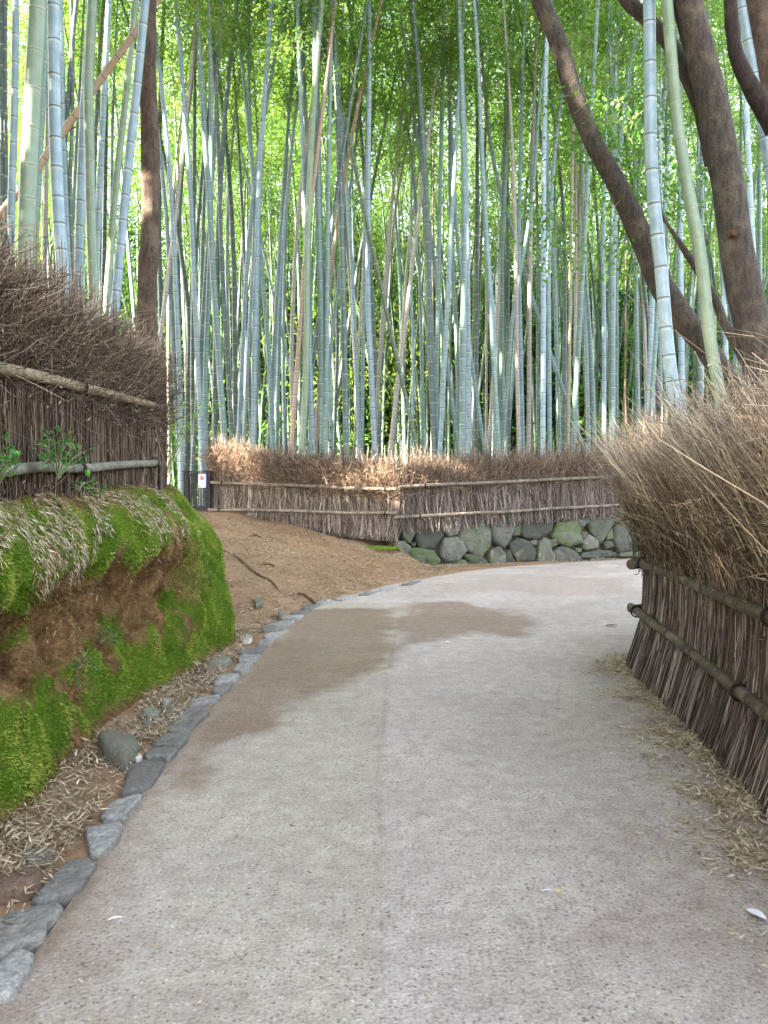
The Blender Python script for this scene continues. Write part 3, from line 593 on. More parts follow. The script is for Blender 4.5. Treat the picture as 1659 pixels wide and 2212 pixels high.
# extra boulders continuing beyond what the near fence hides
# ------------------------------------------------------------------ brush fences
def curve_at(C, s_):
    d = np.r_[0, np.cumsum(np.linalg.norm(np.diff(C, axis=0), axis=1))]
    P = np.stack([np.interp(s_, d, C[:, k]) for k in range(C.shape[1])], -1)
    T = np.stack([np.interp(s_+.02, d, C[:, k])-np.interp(s_-.02, d, C[:, k]) for k in range(C.shape[1])], -1)
    T[..., -1] = 0 if C.shape[1] == 3 else T[..., -1]; T = T/(np.linalg.norm(T, axis=-1, keepdims=True)+1e-9); return P, T, d[-1]
def side_of(T): return np.stack([-T[..., 1], T[..., 0], T[..., 0]*0], -1)
def frame(C3, n_, s0=0, s1=None):
    _, _, L = curve_at(C3, np.array([0.])); s_ = rng.uniform(s0, L if s1 is None else s1, n_); P, T, _ = curve_at(C3, s_); return s_, P, T
def core(C3, z0, z1, hw, name, parent, flare=0, rgh=.08):
    s_ = np.linspace(0, curve_at(C3, np.array([0.]))[2], 160); P, T, _ = curve_at(C3, s_); Sd = side_of(T)
    prof = [(-1, 0), (-1, .15), (-.9, .35), (-.85, .6), (-.7, .9), (0, 1), (.7, .9), (.85, .6), (.9, .35), (1, .15), (1, 0), (0, -.02)]
    V = np.zeros((len(s_), len(prof), 3))
    for k, (a, b) in enumerate(prof): V[:, k] = P+Sd*(a*hw+flare*b*b)+np.array([0, 0, 1.])*(z0+b*(z1-z0))
    V += ((fbm(V, 5, 3)-.5)*rgh)[..., None]*unit(V-V.mean(1, keepdims=True))
    kk_ = len(prof); i = np.arange(len(s_)-1)[:, None]*kk_; j = np.arange(kk_)[None, :]
    g = Geo(); g.add(V, np.stack([i+j, i+(j+1) % kk_, i+kk_+(j+1) % kk_, i+kk_+j], -1))
    for e in (0, len(s_)-1):
        g.add(V[e], [[0, 1, 9, 10], [1, 2, 8, 9], [2, 3, 7, 8], [3, 4, 6, 7]])
        g.add(V[e][[4, 5, 6]], [[0, 1, 2, 2]]) if False else None
    return g
def rail(C3, rad, mat, parent, loc, nodes=.33, wob=.012, name='rail', sides=12):
    P = resample(C3, 90); L = np.linalg.norm(np.diff(P, axis=0), axis=1).sum(); n_ = 90
    u = np.linspace(0, L, n_); ph = rng.uniform(0, 9)
    Q = []; R = []; t = []
    nd = np.arange(nodes*.5, L, nodes); nd = nd+rng.normal(0, nodes*.06, len(nd))
    ss = np.sort(np.r_[u, nd-.014, nd, nd+.014]); ss = ss[(ss >= 0) & (ss <= L)]
    PP = np.stack([np.interp(ss, u, P[:, k]) for k in range(3)], 1)
    PP[:, 2] += wob*(vn(np.stack([ss, ss*0+ph, ss*0], -1), 1.1)-.5)*2; PP[:, 0] += wob*(vn(np.stack([ss, ss*0+ph+5, ss*0], -1), 1.1)-.5)
    dn = np.min(np.abs(ss[:, None]-nd[None]), axis=1) if len(nd) else ss*0+1
    R = rad*(1+.10*np.exp(-(dn/.012)**2)+.1*(vn(np.stack([ss, ss*0+ph, ss*0], -1), 3)-.5))*(1-.1*ss/L); t = np.exp(-(dn/.009)**2)*.55
    g = Geo(); g.tubes(PP[None], R[None], sides, t[None], cap=True); return shift(g, loc).obj(name, mat, parent)
def tie(p, T, rad, parent, loc):
    T = unit(T); A = unit(np.cross(T, [0, 0, 1.])); B = np.cross(A, T); an = np.linspace(0, 2*math.pi, 15)
    g = Geo()
    for o_ in (-.012, 0, .012):
        C = p+T*o_+(A[None]*np.cos(an)[:, None]+B[None]*np.sin(an)[:, None])*(rad+.004); g.tubes(C[None], .005, 4)
    return shift(g, loc).obj('tie', M['rope'], parent)

# near right fence -------------------------------------------------
FR = np.c_[FENCE_R, np.zeros(len(FENCE_R))]
SR0 = np.argmin(np.abs(FR[:, 1]-1.3)); FRv = FR[SR0:]
locR = tuple(FRv[60]); fR = thing('brush_fence', 'near brushwood fence on the right with two dark weathered poles and flaring tan twigs', 'brush fence', locR)
shift(core(FRv, 0.0, 1.65, .13, 'core', None, flare=.12), locR).obj('brush_core', M['core'], fR)
LR = curve_at(FRv, np.array([0.]))[2]
def outward(T): return side_of(T)          # +side = left of travel = toward the path
g = Geo(); N1 = 14000; s_, P, T = frame(FRv, N1, 0, LR*.88); O = outward(T)
lay = rng.uniform(0, 1, N1); up = rng.uniform(.75, 1.35, N1)
b = P+O*(.13+.10*lay+.03)[:, None]; b[:, 2] = rng.uniform(-.01, .05, N1)+(rng.random(N1) < .4)*rng.uniform(0, .9, N1)
lean_ = rng.normal(0, .11, N1)[:, None]*T
K = 4; pts = []
for k in range(K):
    f_ = k/(K-1); h = b[:, 2]+up*f_*1.0
    q = P+O*((.13+.07*lay)-.0+.12*(1-np.minimum(h/.55, 1))**1.3*(.3+lay)+.03*np.maximum(h-1.0, 0))[:, None]+lean_*f_*1.0+T*(rng.normal(0, .012, N1))[:, None]; q[:, 2] = h; pts.append(q)
tn = np.clip(rng.beta(1.0, 1.7, N1)*.95+.1*lay, 0, 1)
g.tubes(np.stack(pts, 1), (rng.uniform(.002, .0048, N1)[:, None]*np.linspace(1.05, .75, K)[None]), 4, tn)
shift(g, locR).obj('stalk_screen', M['stalkR'], fR)
g = Geo(); N2 = 15000; s_, P, T = frame(FRv, N2, 0, LR); O = outward(T)
lay = rng.uniform(-1, 1, N2); z0 = rng.uniform(.75, 1.55, N2); L = rng.uniform(.45, 1.0, N2); zt = z0+L*.8
fl = rng.normal(.30, .16, N2)*(.5+.5*lay); al = rng.normal(.34, .34, N2); K = 5; pts = []; wg = rng.normal(0, 1, (N2, 2))*.035; ph_ = rng.uniform(0, 6, N2)
cap_ = 1.9+.2*vn(np.stack([s_*1.2, s_*0, s_*0], -1), 2); 
for k in range(K):
    f_ = k/(K-1); h = z0+(np.minimum(zt, cap_+rng.normal(0, .07, N2))-z0)*f_
    fh = np.maximum(h-.85, 0)/1.15
    q = P+O*(.14*lay+(.05+.05*lay)+fl*fh**1.4*1.15)[:, None]+T*(al*L*(f_**1.3)+rng.normal(0, .012, N2)*k+wg[:, 0]*np.sin(f_*4+ph_))[:, None]+O*(wg[:, 1]*np.sin(f_*5+ph_))[:, None]; q[:, 2] = h; pts.append(q)
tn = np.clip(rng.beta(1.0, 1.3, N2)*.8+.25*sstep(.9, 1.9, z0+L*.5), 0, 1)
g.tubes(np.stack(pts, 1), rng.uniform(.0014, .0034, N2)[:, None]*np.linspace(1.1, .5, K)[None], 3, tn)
# fine side twigs
base = np.stack(pts, 1); N3 = 16000; ii = rng.integers(0, N2, N3); kk2 = rng.integers(1, 5, N3); B0 = base[ii, kk2]
D = unit(unit(base[ii, kk2]-base[ii, kk2-1])*.9+rdir(N3)*.9); L3 = rng.uniform(.06, .22, N3); bend = rdir(N3)*.03
pp = np.stack([B0, B0+D*(L3*.5)[:, None]+bend*.5, B0+D*L3[:, None]+bend*1.5], 1); g.tubes(pp, rng.uniform(.0009, .0018, N3)[:, None]*np.array([1, .8, .4])[None], 3, np.clip(tn[ii]+rng.normal(.08, .15, N3), 0, 1))
# clinging dry leaves
N4 = 6000; ii = rng.integers(0, N2, N4); B0 = base[ii, rng.integers(0, 5, N4)]+rdir(N4)*.02; D = unit(rdir(N4)+[0, 0, -.4]); S = unit(np.cross(D, rdir(N4)))
g.leaves(B0, D, S, rng.uniform(.02, .06, N4), rng.uniform(.005, .013, N4), rng.uniform(.35, 1, N4))
# long arching twigs in front
N5 = 420; s_, P, T = frame(FRv, N5, 0, LR*.85); O = outward(T); sg = rng.choice([1, 1, 1, -1], N5); K = 7; pts = []; hh = rng.uniform(1.0, 1.75, N5); Lh = rng.uniform(.35, .8, N5)
for k in range(K):
    f_ = k/(K-1); q = P+O*(.2+.22*f_+.12*(hh-.9))[:, None]+T*(sg*Lh*f_)[:, None]; q[:, 2] = hh+Lh*(.55*f_-.25*f_*f_); pts.append(q)
g.tubes(np.stack(pts, 1), rng.uniform(.0015, .0028, N5)[:, None]*np.linspace(1.1, .4, K)[None], 3, rng.uniform(.6, 1, N5))
shift(g, locR).obj('brush_top', M['brushR'], fR)
def railcurve(C3, s0, s1, off, z0, z1, n_=60):
    s_ = np.linspace(s0, s1, n_); P, T, _ = curve_at(C3, s_); Q = P+side_of(T)*off; Q[:, 2] = np.linspace(z0, z1, n_); return Q, T
sEnd = np.interp(7.25, FRv[:, 1], np.r_[0, np.cumsum(np.linalg.norm(np.diff(FRv, axis=0), axis=1))])
def pxcurve(L_):
    a_ = [W(x, y, Y_) for x, y, Y_ in L_]; a_ = [a_[0]*1.0]+a_[1:]; e_ = a_[0]+(a_[0]-a_[1])*1.6; e_[0] = max(e_[0], 1.72); e_[2] = a_[0][2]; return catmull([e_]+a_, 60)
Q = pxcurve([(1659, 1331, 4.05), (1500, 1262, 5.5), (1371, 1209, 7.1)]); T = np.gradient(Q, axis=0); rail(Q, .040, M['railR'], fR, locR, .42); Qt = Q
Q2 = pxcurve([(1659, 1543, 4.0), (1500, 1412, 5.4), (1363, 1312, 7.0)]); T2 = np.gradient(Q2, axis=0); rail(Q2, .038, M['railR'], fR, locR, .45)
for q, t_ in ((Q[-4], T[-4]), (Q2[-3], T2[-3]), (Q[25], T[25]), (Q2[30], T2[30])): tie(q, t_, .042, fR, locR)
# cut ends of the inner poles at the corner
for (p, r_) in ((Qt[-1]+np.array([-.05, -.06, -.035]), .045), (Q2[-1]+np.array([.0, .02, -.02]), .03)):
    a = np.array([p, p+np.array([.35, .33, .0])]); g = Geo(); g.tubes(a[None], r_, 14, None, 0); an = np.arange(14)
    c0 = g.v[0][:14]; cc = c0.mean(0)
    g.add(np.vstack([c0, cc[None]]), [[q, (q+1) % 14, (q+2) % 14, 14] for q in range(0, 13, 2)], 0.2, 1)
    shift(g, locR).obj('pole_end', [M['railR'], M['cut']], fR)

# left fence on the bank ------------------------------------------
FLc = catmull([(-2.28, .5, 1.5), (-2.28, 2.5, 1.52), (-2.27, 4.5, 1.52), (-2.32, 6.5, 1.54), (-2.42, 8.35, 1.56)], 80)
locL = (-2.3, 6.0, 1.5); fL = thing('brush_fence', 'dark brown brushwood fence on top of the mossy bank with two pale bamboo rails', 'brush fence', locL)
LL = curve_at(FLc, np.array([0.]))[2]
FL0 = FLc.copy(); FL0[:, 2] = 0
shift(core(FL0, 1.45, 2.72, .14, 'c', None), locL).obj('brush_core', M['core'], fL)
g = Geo(); N1 = 9000; s_, P, T = frame(FLc, N1); O = -side_of(T); lay = rng.random(N1); K = 4; pts = []; zb = P[:, 2]+rng.uniform(-.08, .05, N1)+(rng.random(N1) < .45)*rng.uniform(0, .7, N1); up = rng.uniform(.4, .95, N1); ln = rng.normal(0, .07, N1)
for k in range(K):
    f_ = k/(K-1); q = P+O*(.15+.07*lay+rng.normal(0, .006, N1))[:, None]+T*(ln*f_+rng.normal(0, .008, N1))[:, None]; q[:, 2] = zb+up*f_; pts.append(q)
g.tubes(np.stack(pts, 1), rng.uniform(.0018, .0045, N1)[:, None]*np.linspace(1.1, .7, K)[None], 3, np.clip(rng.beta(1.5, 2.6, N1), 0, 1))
N4 = 1200; b0 = np.stack(pts, 1).reshape(-1, 3)[rng.integers(0, N1*K, N4)]+rdir(N4)*.03; D = unit(rdir(N4)+[0, 0, -.3]); g.leaves(b0, D, unit(np.cross(D, rdir(N4))), rng.uniform(.02, .06, N4), rng.uniform(.005, .014, N4), rng.uniform(.4, 1, N4))
shift(g, locL).obj('stalk_screen', M['brushL'], fL)
g = Geo(); N2 = 12000; s_, P, T = frame(FLc, N2); O = -side_of(T); lay = rng.uniform(-1, 1, N2); z0 = rng.uniform(2.05, 2.7, N2)+.0; L = rng.uniform(.15, .55, N2)
dr = unit(np.array([0, 0, .8])[None]+rdir(N2)*1.15+O*.2); B0 = P+O*(.06+.19*lay*(1-.4*(z0-2.05)))[:, None]; B0[:, 2] = z0
capz = 2.80+.10*(vn(np.stack([s_*1.5, s_*0, s_*0], -1), 1)-.5)
e = B0+dr*L[:, None]; e[:, 2] = np.minimum(e[:, 2], capz+np.abs(rng.normal(0, .06, N2))); bd = rdir(N2)*(.12*L)[:, None]
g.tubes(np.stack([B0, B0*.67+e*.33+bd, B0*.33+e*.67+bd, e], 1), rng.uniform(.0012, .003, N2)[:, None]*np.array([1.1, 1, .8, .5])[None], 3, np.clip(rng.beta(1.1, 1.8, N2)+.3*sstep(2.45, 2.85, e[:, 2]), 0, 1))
N3 = 16000; ii = rng.integers(0, N2, N3); B1 = B0[ii]+(e-B0)[ii]*rng.uniform(.2, 1, N3)[:, None]; D = rdir(N3); D[:, 2] = np.abs(D[:, 2])*.8; L3 = rng.uniform(.04, .16, N3)
g.tubes(np.stack([B1, B1+D*(L3*.5)[:, None]+rdir(N3)*.012, B1+D*L3[:, None]+rdir(N3)*.02], 1), rng.uniform(.0008, .0016, N3)[:, None], 3, np.clip(rng.beta(1.5, 1.8, N3)+.2*sstep(2.6, 2.85, B1[:, 2]), 0, 1))
N4 = 8000; B1 = B0[rng.integers(0, N2, N4)]+rdir(N4)*.12; D = unit(rdir(N4)+[0, 0, -.3]); g.leaves(B1, D, unit(np.cross(D, rdir(N4))), rng.uniform(.02, .06, N4), rng.uniform(.006, .016, N4), rng.uniform(.15, 1, N4))
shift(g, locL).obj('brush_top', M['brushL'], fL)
top = [W(-260, 733, 3.0), W(0, 800, 4.3), W(175, 838, 5.7), W(345, 876, 8.2)]; top = [np.array([-1.98-.012*i, t_[1], t_[2]]) for i, t_ in enumerate(top)]
ys_ = [3.0, 4.35, 6.0, 8.3]
def xr(y): return np.interp(y, FLc[:, 1], FLc[:, 0])+.25
def railL(pts):   # pixel positions -> points on the fence face
    out = []
    for px, py in pts:
        d = ray(px, py); lo, hi = .5, 12.
        for _ in range(40):
            m_ = (lo+hi)/2; x_ = d[0]*m_/d[1]
            if x_ > xr(m_): lo = m_
            else: hi = m_
        Y_ = lo; out.append(W(px, py, Y_))
    return np.array(out)
T1 = railL([(0, 797), (90, 815), (180, 838), (260, 857), (345, 880)]); T1 = np.vstack([T1[0]+(T1[0]-T1[1])*2.2, T1])
T2 = railL([(0, 1019), (90, 1011), (180, 1012), (260, 1004), (342, 998)]); T2 = np.vstack([T2[0]+(T2[0]-T2[1])*2.2, T2])
rail(catmull(T1, 60), .036, M['railL'], fL, locL, .36, .006); rail(catmull(T2, 60), .034, M['railG'], fL, locL, .5, .012)
for C_ in (catmull(T1, 60), catmull(T2, 60)):
    for k in (30, 57): tie(C_[k], C_[k+1]-C_[k], .040, fL, locL)
g = Geo(); p = railL([(347, 1030)])[0]; g.tubes(np.array([[p+[0, 0, -.15], p+[0, 0, .12]]]), .02, 8, cap=True); shift(g, locL).obj('post', M['railR'], fL)

# far fences -------------------------------------------------------
def farfence(name, label, base_pts, topfn, lower, upper, stalk_h, seed):
    C3 = np.array(base_pts, float); C3 = catmull(C3, 60); loc = tuple(C3[0]); o = thing(name, label, 'brush fence', loc)
    C0 = C3.copy(); dz = C3[:, 2].copy(); C0[:, 2] = C3[:, 2]
    g = core(C0, 0.03, 1.25, .12, 'c', None, rgh=.1); shift(g, loc).obj('brush_core', M['core'], o)
    g = Geo(); N1 = 6500; s_, P, T = frame(C3, N1); O = -side_of(T); lay = rng.random(N1); K = 3; pts = []; zb = P[:, 2]+rng.uniform(-.06, .06, N1)+(rng.random(N1) < .5)*rng.uniform(0, .9, N1); up = rng.uniform(.35, .95, N1); ln = rng.normal(-.02, .1, N1)
    for k in range(K):
        f_ = k/(K-1); h = zb+up*f_; q = P+O*(.11+.06*lay+.08*np.maximum(0, 1-(h-P[:, 2])/.4)*lay)[:, None]+T*(ln*f_)[:, None]; q[:, 2] = h; pts.append(q)
    g.tubes(np.stack(pts, 1), rng.uniform(.003, .0075, N1)[:, None]*np.linspace(1.1, .7, K)[None], 3, np.clip(rng.beta(1.5, 2.0, N1)+.06, 0, 1)); shift(g, loc).obj('stalk_screen', M['stalkR'], o)
    g = Geo(); N2 = 9000; s_, P, T = frame(C3, N2); O = -side_of(T); lay = rng.uniform(-1, 1, N2); tz = topfn(P)+.14*(vn(np.stack([s_*2, s_*0+seed, s_*0], -1), 1)-.5)
    z0 = P[:, 2]+rng.uniform(.75, 1.3, N2); L = rng.uniform(.15, .5, N2); B0 = P+O*(.05+.18*lay)[:, None]; B0[:, 2] = np.minimum(z0, tz-.1)
    dr = unit(np.array([0, 0, .8])[None]+rdir(N2)*.95+O*.2+T*.1); e = B0+dr*L[:, None]; e[:, 2] = np.minimum(e[:, 2], tz+np.abs(rng.normal(0, .07, N2)))
    g.tubes(np.stack([B0, (B0+e)/2+rdir(N2)*.03, e], 1), rng.uniform(.0022, .005, N2)[:, None]*np.array([1.1, .9, .5])[None], 3, np.clip(rng.beta(1.5, 2.0, N2)+.1, 0, 1))
    N3 = 12000; ii = rng.integers(0, N2, N3); B1 = B0[ii]+(e-B0)[ii]*rng.uniform(.2, 1, N3)[:, None]; D = rdir(N3); D[:, 2] = np.abs(D[:, 2]); L3 = rng.uniform(.06, .2, N3)
    g.tubes(np.stack([B1, B1+D*(L3*.5)[:, None]+rdir(N3)*.015, B1+D*L3[:, None]], 1), rng.uniform(.0016, .003, N3)[:, None], 3, np.clip(rng.beta(1.5, 1.8, N3), 0, 1)); shift(g, loc).obj('brush_top', M['brushF'], o)
    for nm_, rl in (('rail', lower), ('rail', upper)):
        rail(catmull(rl, 50), .034, M['railF'], o, loc, .5, .012)
        C_ = catmull(rl, 50)
        for k in (3, 46): tie(C_[k], C_[k+1]-C_[k], .034, o, loc)
    return o
def lz(C, f): return lambda P: np.interp(P[:, 0], C, f)
YA, YB = 16.9, 16.1
def yl(px): return np.interp(px, [455, 860], [YA, YB])
bL = [W(462, 1105, YA+.12), W(560, 1128, yl(560)+.12), W(700, 1148, yl(700)+.12), W(862, 1164, YB+.12)]
txl = [W(x, y, yl(x)) for x, y in [(440, 1000), (480, 968), (520, 950), (560, 975), (640, 985), (700, 985), (760, 975), (810, 950), (870, 960)]]
farfence('brush_fence', 'far left brushwood fence section between the black gate and the stone wall', bL, lz([t_[0] for t_ in txl], [t_[2] for t_ in txl]),
    [W(x, y, yl(x)-.22) for x, y in [(450, 1101), (560, 1102), (680, 1105), (770, 1108), (858, 1109)]], [W(x, y, yl(x)-.2) for x, y in [(456, 1042), (560, 1046), (680, 1050), (770, 1054), (857, 1056)]], 1, 3)
def yr(px):
    lo, hi = 14., 26.
    for _ in range(40):
        m_ = (lo+hi)/2
        if wally((px-829.5)/F*m_)+.10 > m_: lo = m_
        else: hi = m_
    return lo
bR = [W(862, 1150, yr(862)+.15), W(1000, 1138, yr(1000)+.15), W(1150, 1126, yr(1150)+.15), W(1340, 1110, yr(1340)+.15), W(1460, 1100, yr(1460)+.15), W(1750, 1082, yr(1750)+.15)]
txr = [W(x, y, yr(x)) for x, y in [(860, 955), (930, 960), (1000, 945), (1100, 938), (1200, 935), (1280, 945), (1340, 940), (1460, 935), (1750, 930)]]
farfence('brush_fence', 'far right brushwood fence section standing on the mossy boulder wall', bR, lz([t_[0] for t_ in txr], [t_[2] for t_ in txr]),
    [W(x, y, yr(x)-.2) for x, y in [(850, 1118), (1000, 1110), (1150, 1102), (1300, 1093), (1355, 1089), (1600, 1078)]], [W(x, y, yr(x)-.2) for x, y in [(862, 1052), (1000, 1045), (1150, 1038), (1300, 1030), (1400, 1025), (1600, 1016)]], 1, 8)

# ------------------------------------------------------------------ gate with sign
gy = 16.75; c0 = W(400, 1130, gy); c1 = W(455, 1130, gy); zt = W(420, 1020, gy)[2]; zb = .85
gt = thing('slatted_gate', 'low black slatted wooden gate at the left end of the far brush fence', 'gate', (c0[0], gy, zb)); lc = (c0[0], gy, zb)
g = Geo()
for x in np.arange(c0[0]+.06, c1[0], .035): g.boxes((x, gy, (zt+zb)/2+.01), (.009, .012, (zt-zb)/2+.02))
shift(g, lc).obj('slat_panel', M['blackwood'], gt, False)
for z in (zt-.06, zb+.3):
    g = Geo(); g.boxes(((c0[0]+c1[0])/2, gy-.025, z), ((c1[0]-c0[0])/2, .012, .03)); shift(g, lc).obj('cross_bar', M['blackwood'], gt, False)
for x, w_ in ((c0[0]+.03, .05), (c1[0]-.03, .035)):
    g = Geo(); g.boxes((x, gy+.01, (zt+zb)/2), (w_, .05, (zt-zb)/2)); g.boxes((x, gy+.01, zt+.012), (w_+.02, .065, .012)); shift(g, lc).obj('post', M['blackwood'], gt, False)
a = W(428.5, 1024, gy-.05); b_ = W(444, 1053, gy-.05); cx, cz = (a[0]+b_[0])/2, (a[2]+b_[2])/2; hw, hh_ = (b_[0]-a[0])/2, (a[2]-b_[2])/2
sg = thing('prohibition_sign', 'small white notice with a red prohibition circle hanging on the black gate', 'sign', (cx, gy-.05, cz)); ls = (cx, gy-.05, cz)
g = Geo(); g.boxes((cx, gy-.05, cz), (hw, .004, hh_)); shift(g, ls).obj('board', M['sign_white'], sg, False)
def disc(x, z, r0, r1, y, m_, nm):
    an = np.linspace(0, 2*math.pi, 33)[:-1]; o_ = np.stack([x+r1*np.cos(an), an*0+y, z+r1*np.sin(an)], 1); i_ = np.stack([x+r0*np.cos(an), an*0+y, z+r0*np.sin(an)], 1)
    g = Geo(); f = [[k, (k+1) % 32, 32+(k+1) % 32, 32+k] for k in range(32)]; g.add(np.vstack([o_, i_]), f); shift(g, ls).obj(nm, M[m_], sg, False)
rc = hw*.72; zc = cz+hh_*.42
disc(cx, zc, 0.001, rc*.86, gy-.0560, 'sign_pink', 'sign_face'); disc(cx, zc, rc*.78, rc, gy-.0575, 'sign_red', 'ring')
g = Geo(); c_, s__ = math.cos(-.75), math.sin(-.75); g.boxes((cx, gy-.0585, zc), (rc*.85, .001, rc*.09), [[c_, 0, -s__], [0, 1, 0], [s__, 0, c_]]); shift(g, ls).obj('slash', M['sign_red'], sg, False)
g = Geo(); g.boxes((cx-.01*0, gy-.0570, zc+rc*.22), (rc*.2, .0006, rc*.22)); g.boxes((cx-rc*.05, gy-.0570, zc-rc*.15), (rc*.32, .0005, rc*.22)); g.boxes((cx-rc*.1, gy-.0570, zc-rc*.5), (rc*.12, .0005, rc*.2)); shift(g, ls).obj('pictogram', M['sign_dark'], sg, False)
g = Geo()
for k in range(5): g.boxes((cx-hw*.05*(k % 2), gy-.0550, cz-hh_*(.12+.13*k)), (hw*(.7-.08*(k % 3)), .0008, hh_*.035))
shift(g, ls).obj('text_lines', M['sign_grey'], sg, False)
g = Geo(); g.boxes((cx-hw*.55, gy-.0550, cz-hh_*.84), (hw*.14, .0008, hh_*.07)); g.boxes((cx+hw*.1, gy-.0550, cz-hh_*.84), (hw*.4, .0008, hh_*.03)); shift(g, ls).obj('emblem', M['sign_dark'], sg, False)
g = Geo(); g.boxes((cx+hw+.012, gy-.048, cz), (.012, .004, hh_)); shift(g, ls).obj('side_strip', M['sign_blue'], sg, False)

# ------------------------------------------------------------------ bamboo
def crown_mesh(seed, H=7.5, nleaf=62, leafL=(.09, .17), leafW=(.014, .026), bl=1.35):
    r = np.random.default_rng(seed); g = Geo()
    zs = np.arange(.1, H, .34); BP = []; LP = []; LD = []
    for k, z in enumerate(zs):
        fz = z/H; n_ = 2 if fz < .8 else 3
        for b in range(n_):
            a = r.uniform(0, 2*math.pi); L = bl*(1.0-.55*fz)*r.uniform(.6, 1.15)*(0.55+.9*min(fz*3, 1)*.5); el = r.uniform(.5, .95)
            u = np.linspace(0, 1, 5)[:, None]; d = np.array([math.cos(a), math.sin(a), 0.]); 
            P = np.array([0, 0, z])+d*L*u+np.array([0, 0, 1.])*(L*(el*u-1.05*u*u))
            BP.append(P)
            m_ = int(nleaf*(.5+L/bl)); t = r.uniform(.15, 1.05, m_); q = np.array([0, 0, z])+d*(L*t)[:, None]+np.array([0, 0, 1.])*(L*(el*t-1.05*t*t))[:, None]
            q += r.normal(0, .12*L+.03, (m_, 3)); LP.append(q); dd = d[None]*.6+r.normal(0, .6, (m_, 3))+np.array([0, 0, -.45]); LD.append(unit(dd))
    g.tubes(np.array(BP), np.linspace(.008, .003, 5)[None], 3, None, 1)
    LP = np.vstack(LP); LD = np.vstack(LD); nn = len(LP); S = unit(np.cross(LD, r.normal(size=(nn, 3))))
    g.leaves(LP, LD, S, r.uniform(*leafL, nn), r.uniform(*leafW, nn), np.clip(r.normal(.5, .17, nn)+(fbm(LP+seed*7, .9, 2)-.5)*1.0, 0, 1), 0)
    return g.mesh('leaf_crown', [M['leaf'], M['stem']])
CROWNS = [crown_mesh(11+k) for k in range(5)]
def culm_geo(P, R0, H, taper=.86, sides=10, nodes0=.16, band=1.0):
    """P polyline bottom->top (n,3)"""
    P = np.asarray(P); d = np.r_[0, np.cumsum(np.linalg.norm(np.diff(P, axis=0), axis=1))]; L = d[-1]
    z = .1; nd = []
    while z < L:
        nd.append(z); f_ = z/L; z += (.17+.26*min(1, f_*3.2)*(1-.3*f_))*(1+.05*random.uniform(-1, 1))*(.7+R0*5)
    nd = np.array(nd); e = .0065+R0*.055
    ss = []; tt_ = []; rr = []
    for a in nd:
        for o_, t_, r_ in ((-.034-e, 0, 1.0), (-.030, -1.0*band, 1.0), (-e, -1*band, 1.01), (-e*.5, 1, 1.05), (e*.4, 1, 1.06), (e*.9, 0, 1.02), (e*2.5, 0, 1.0)): ss.append(a+o_); tt_.append(t_); rr.append(r_)
    ss = np.array(ss); tt_ = np.array(tt_); rr = np.array(rr); k = (ss > 0) & (ss < L); ss, tt_, rr = ss[k], tt_[k], rr[k]
    o_ = np.argsort(ss); ss, tt_, rr = ss[o_], tt_[o_], rr[o_]
    Q = np.stack([np.interp(ss, d, P[:, k]) for k in range(3)], 1)
    R = R0*(1-taper*(ss/L)**2.0)*rr*(1+.12*np.exp(-ss/.5))
    g = Geo(); g.tubes(Q[None], R[None], sides, tt_[None]); return g
BAM = []
def bamboo_from_trace(pts, wpx, col, Y=None, dia=None, zmin=1.0, H=None, note=None):
    """pts in P pixels top->bottom, wpx width in P px (lower part)"""
    if Y is None: Y = dia*F/wpx
    dia = wpx*Y/F
    Pw = np.array([W(x, y, Y) for x, y in pts])[::-1]               # bottom -> top
    zg = zmin
    d0 = Pw[1]-Pw[0] if len(Pw) > 1 else np.array([0, 0, 1.]); d0 = d0/max(d0[2], .05); d0[0] = np.clip(d0[0], -.45, .45)
    base = Pw[0]+d0*(zg-.15-Pw[0][2]) if Pw[0][2] > zg-.1 else Pw[0]
    dt = Pw[-1]-Pw[-2]; dt = unit(dt); H = H or random.uniform(16.5, 19.5)
    ztop = zg+H; P = [base]+list(Pw if Pw[0][2] > zg+.2 else Pw[1:])
    cur = Pw[-1]; side = rng.uniform(-1, 1); ydr = rng.uniform(-.12, .12)
    while cur[2] < ztop:
        dt = unit(dt+np.array([side*.03, ydr*.2, -.012*max(0, cur[2]-zg-H*.7)])); cur = cur+dt*1.0; P.append(cur)
        if dt[2] < .1: break
    P = catmull(np.array(P), 60)
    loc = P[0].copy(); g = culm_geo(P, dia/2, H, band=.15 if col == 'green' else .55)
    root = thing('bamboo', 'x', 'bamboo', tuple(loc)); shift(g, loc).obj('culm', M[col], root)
    # crown along the upper part
    kf = .56 if Y > 12 else .66
    kc = int(60*kf); p = P[kc]; dr = Vector(unit(P[-1]-p)); Lc = np.linalg.norm(P[-1]-p)
    cr = link('leaf_crown', random.choice(CROWNS), root); s_ = Lc/7.5
    cr.location = Vector(p-loc); cr.rotation_mode = 'QUATERNION'; cr.rotation_quaternion = Vector((0, 0, 1)).rotation_difference(dr) @ Matrix.Rotation(random.uniform(0, 6.28), 3, 'Z').to_quaternion(); cr.scale = (max(s_, .9), max(s_, .9), s_)
    BAM.append((root, col, dia, Y, P, pts, note)); return root
C1 = (0, 0, .5425); C2 = (700, 0, .5425); C3_ = (1548, 0, .5425); C4 = (500, 900, .4822); C5 = (1300, 900, .4822); C9 = (1900, 500, .4521)
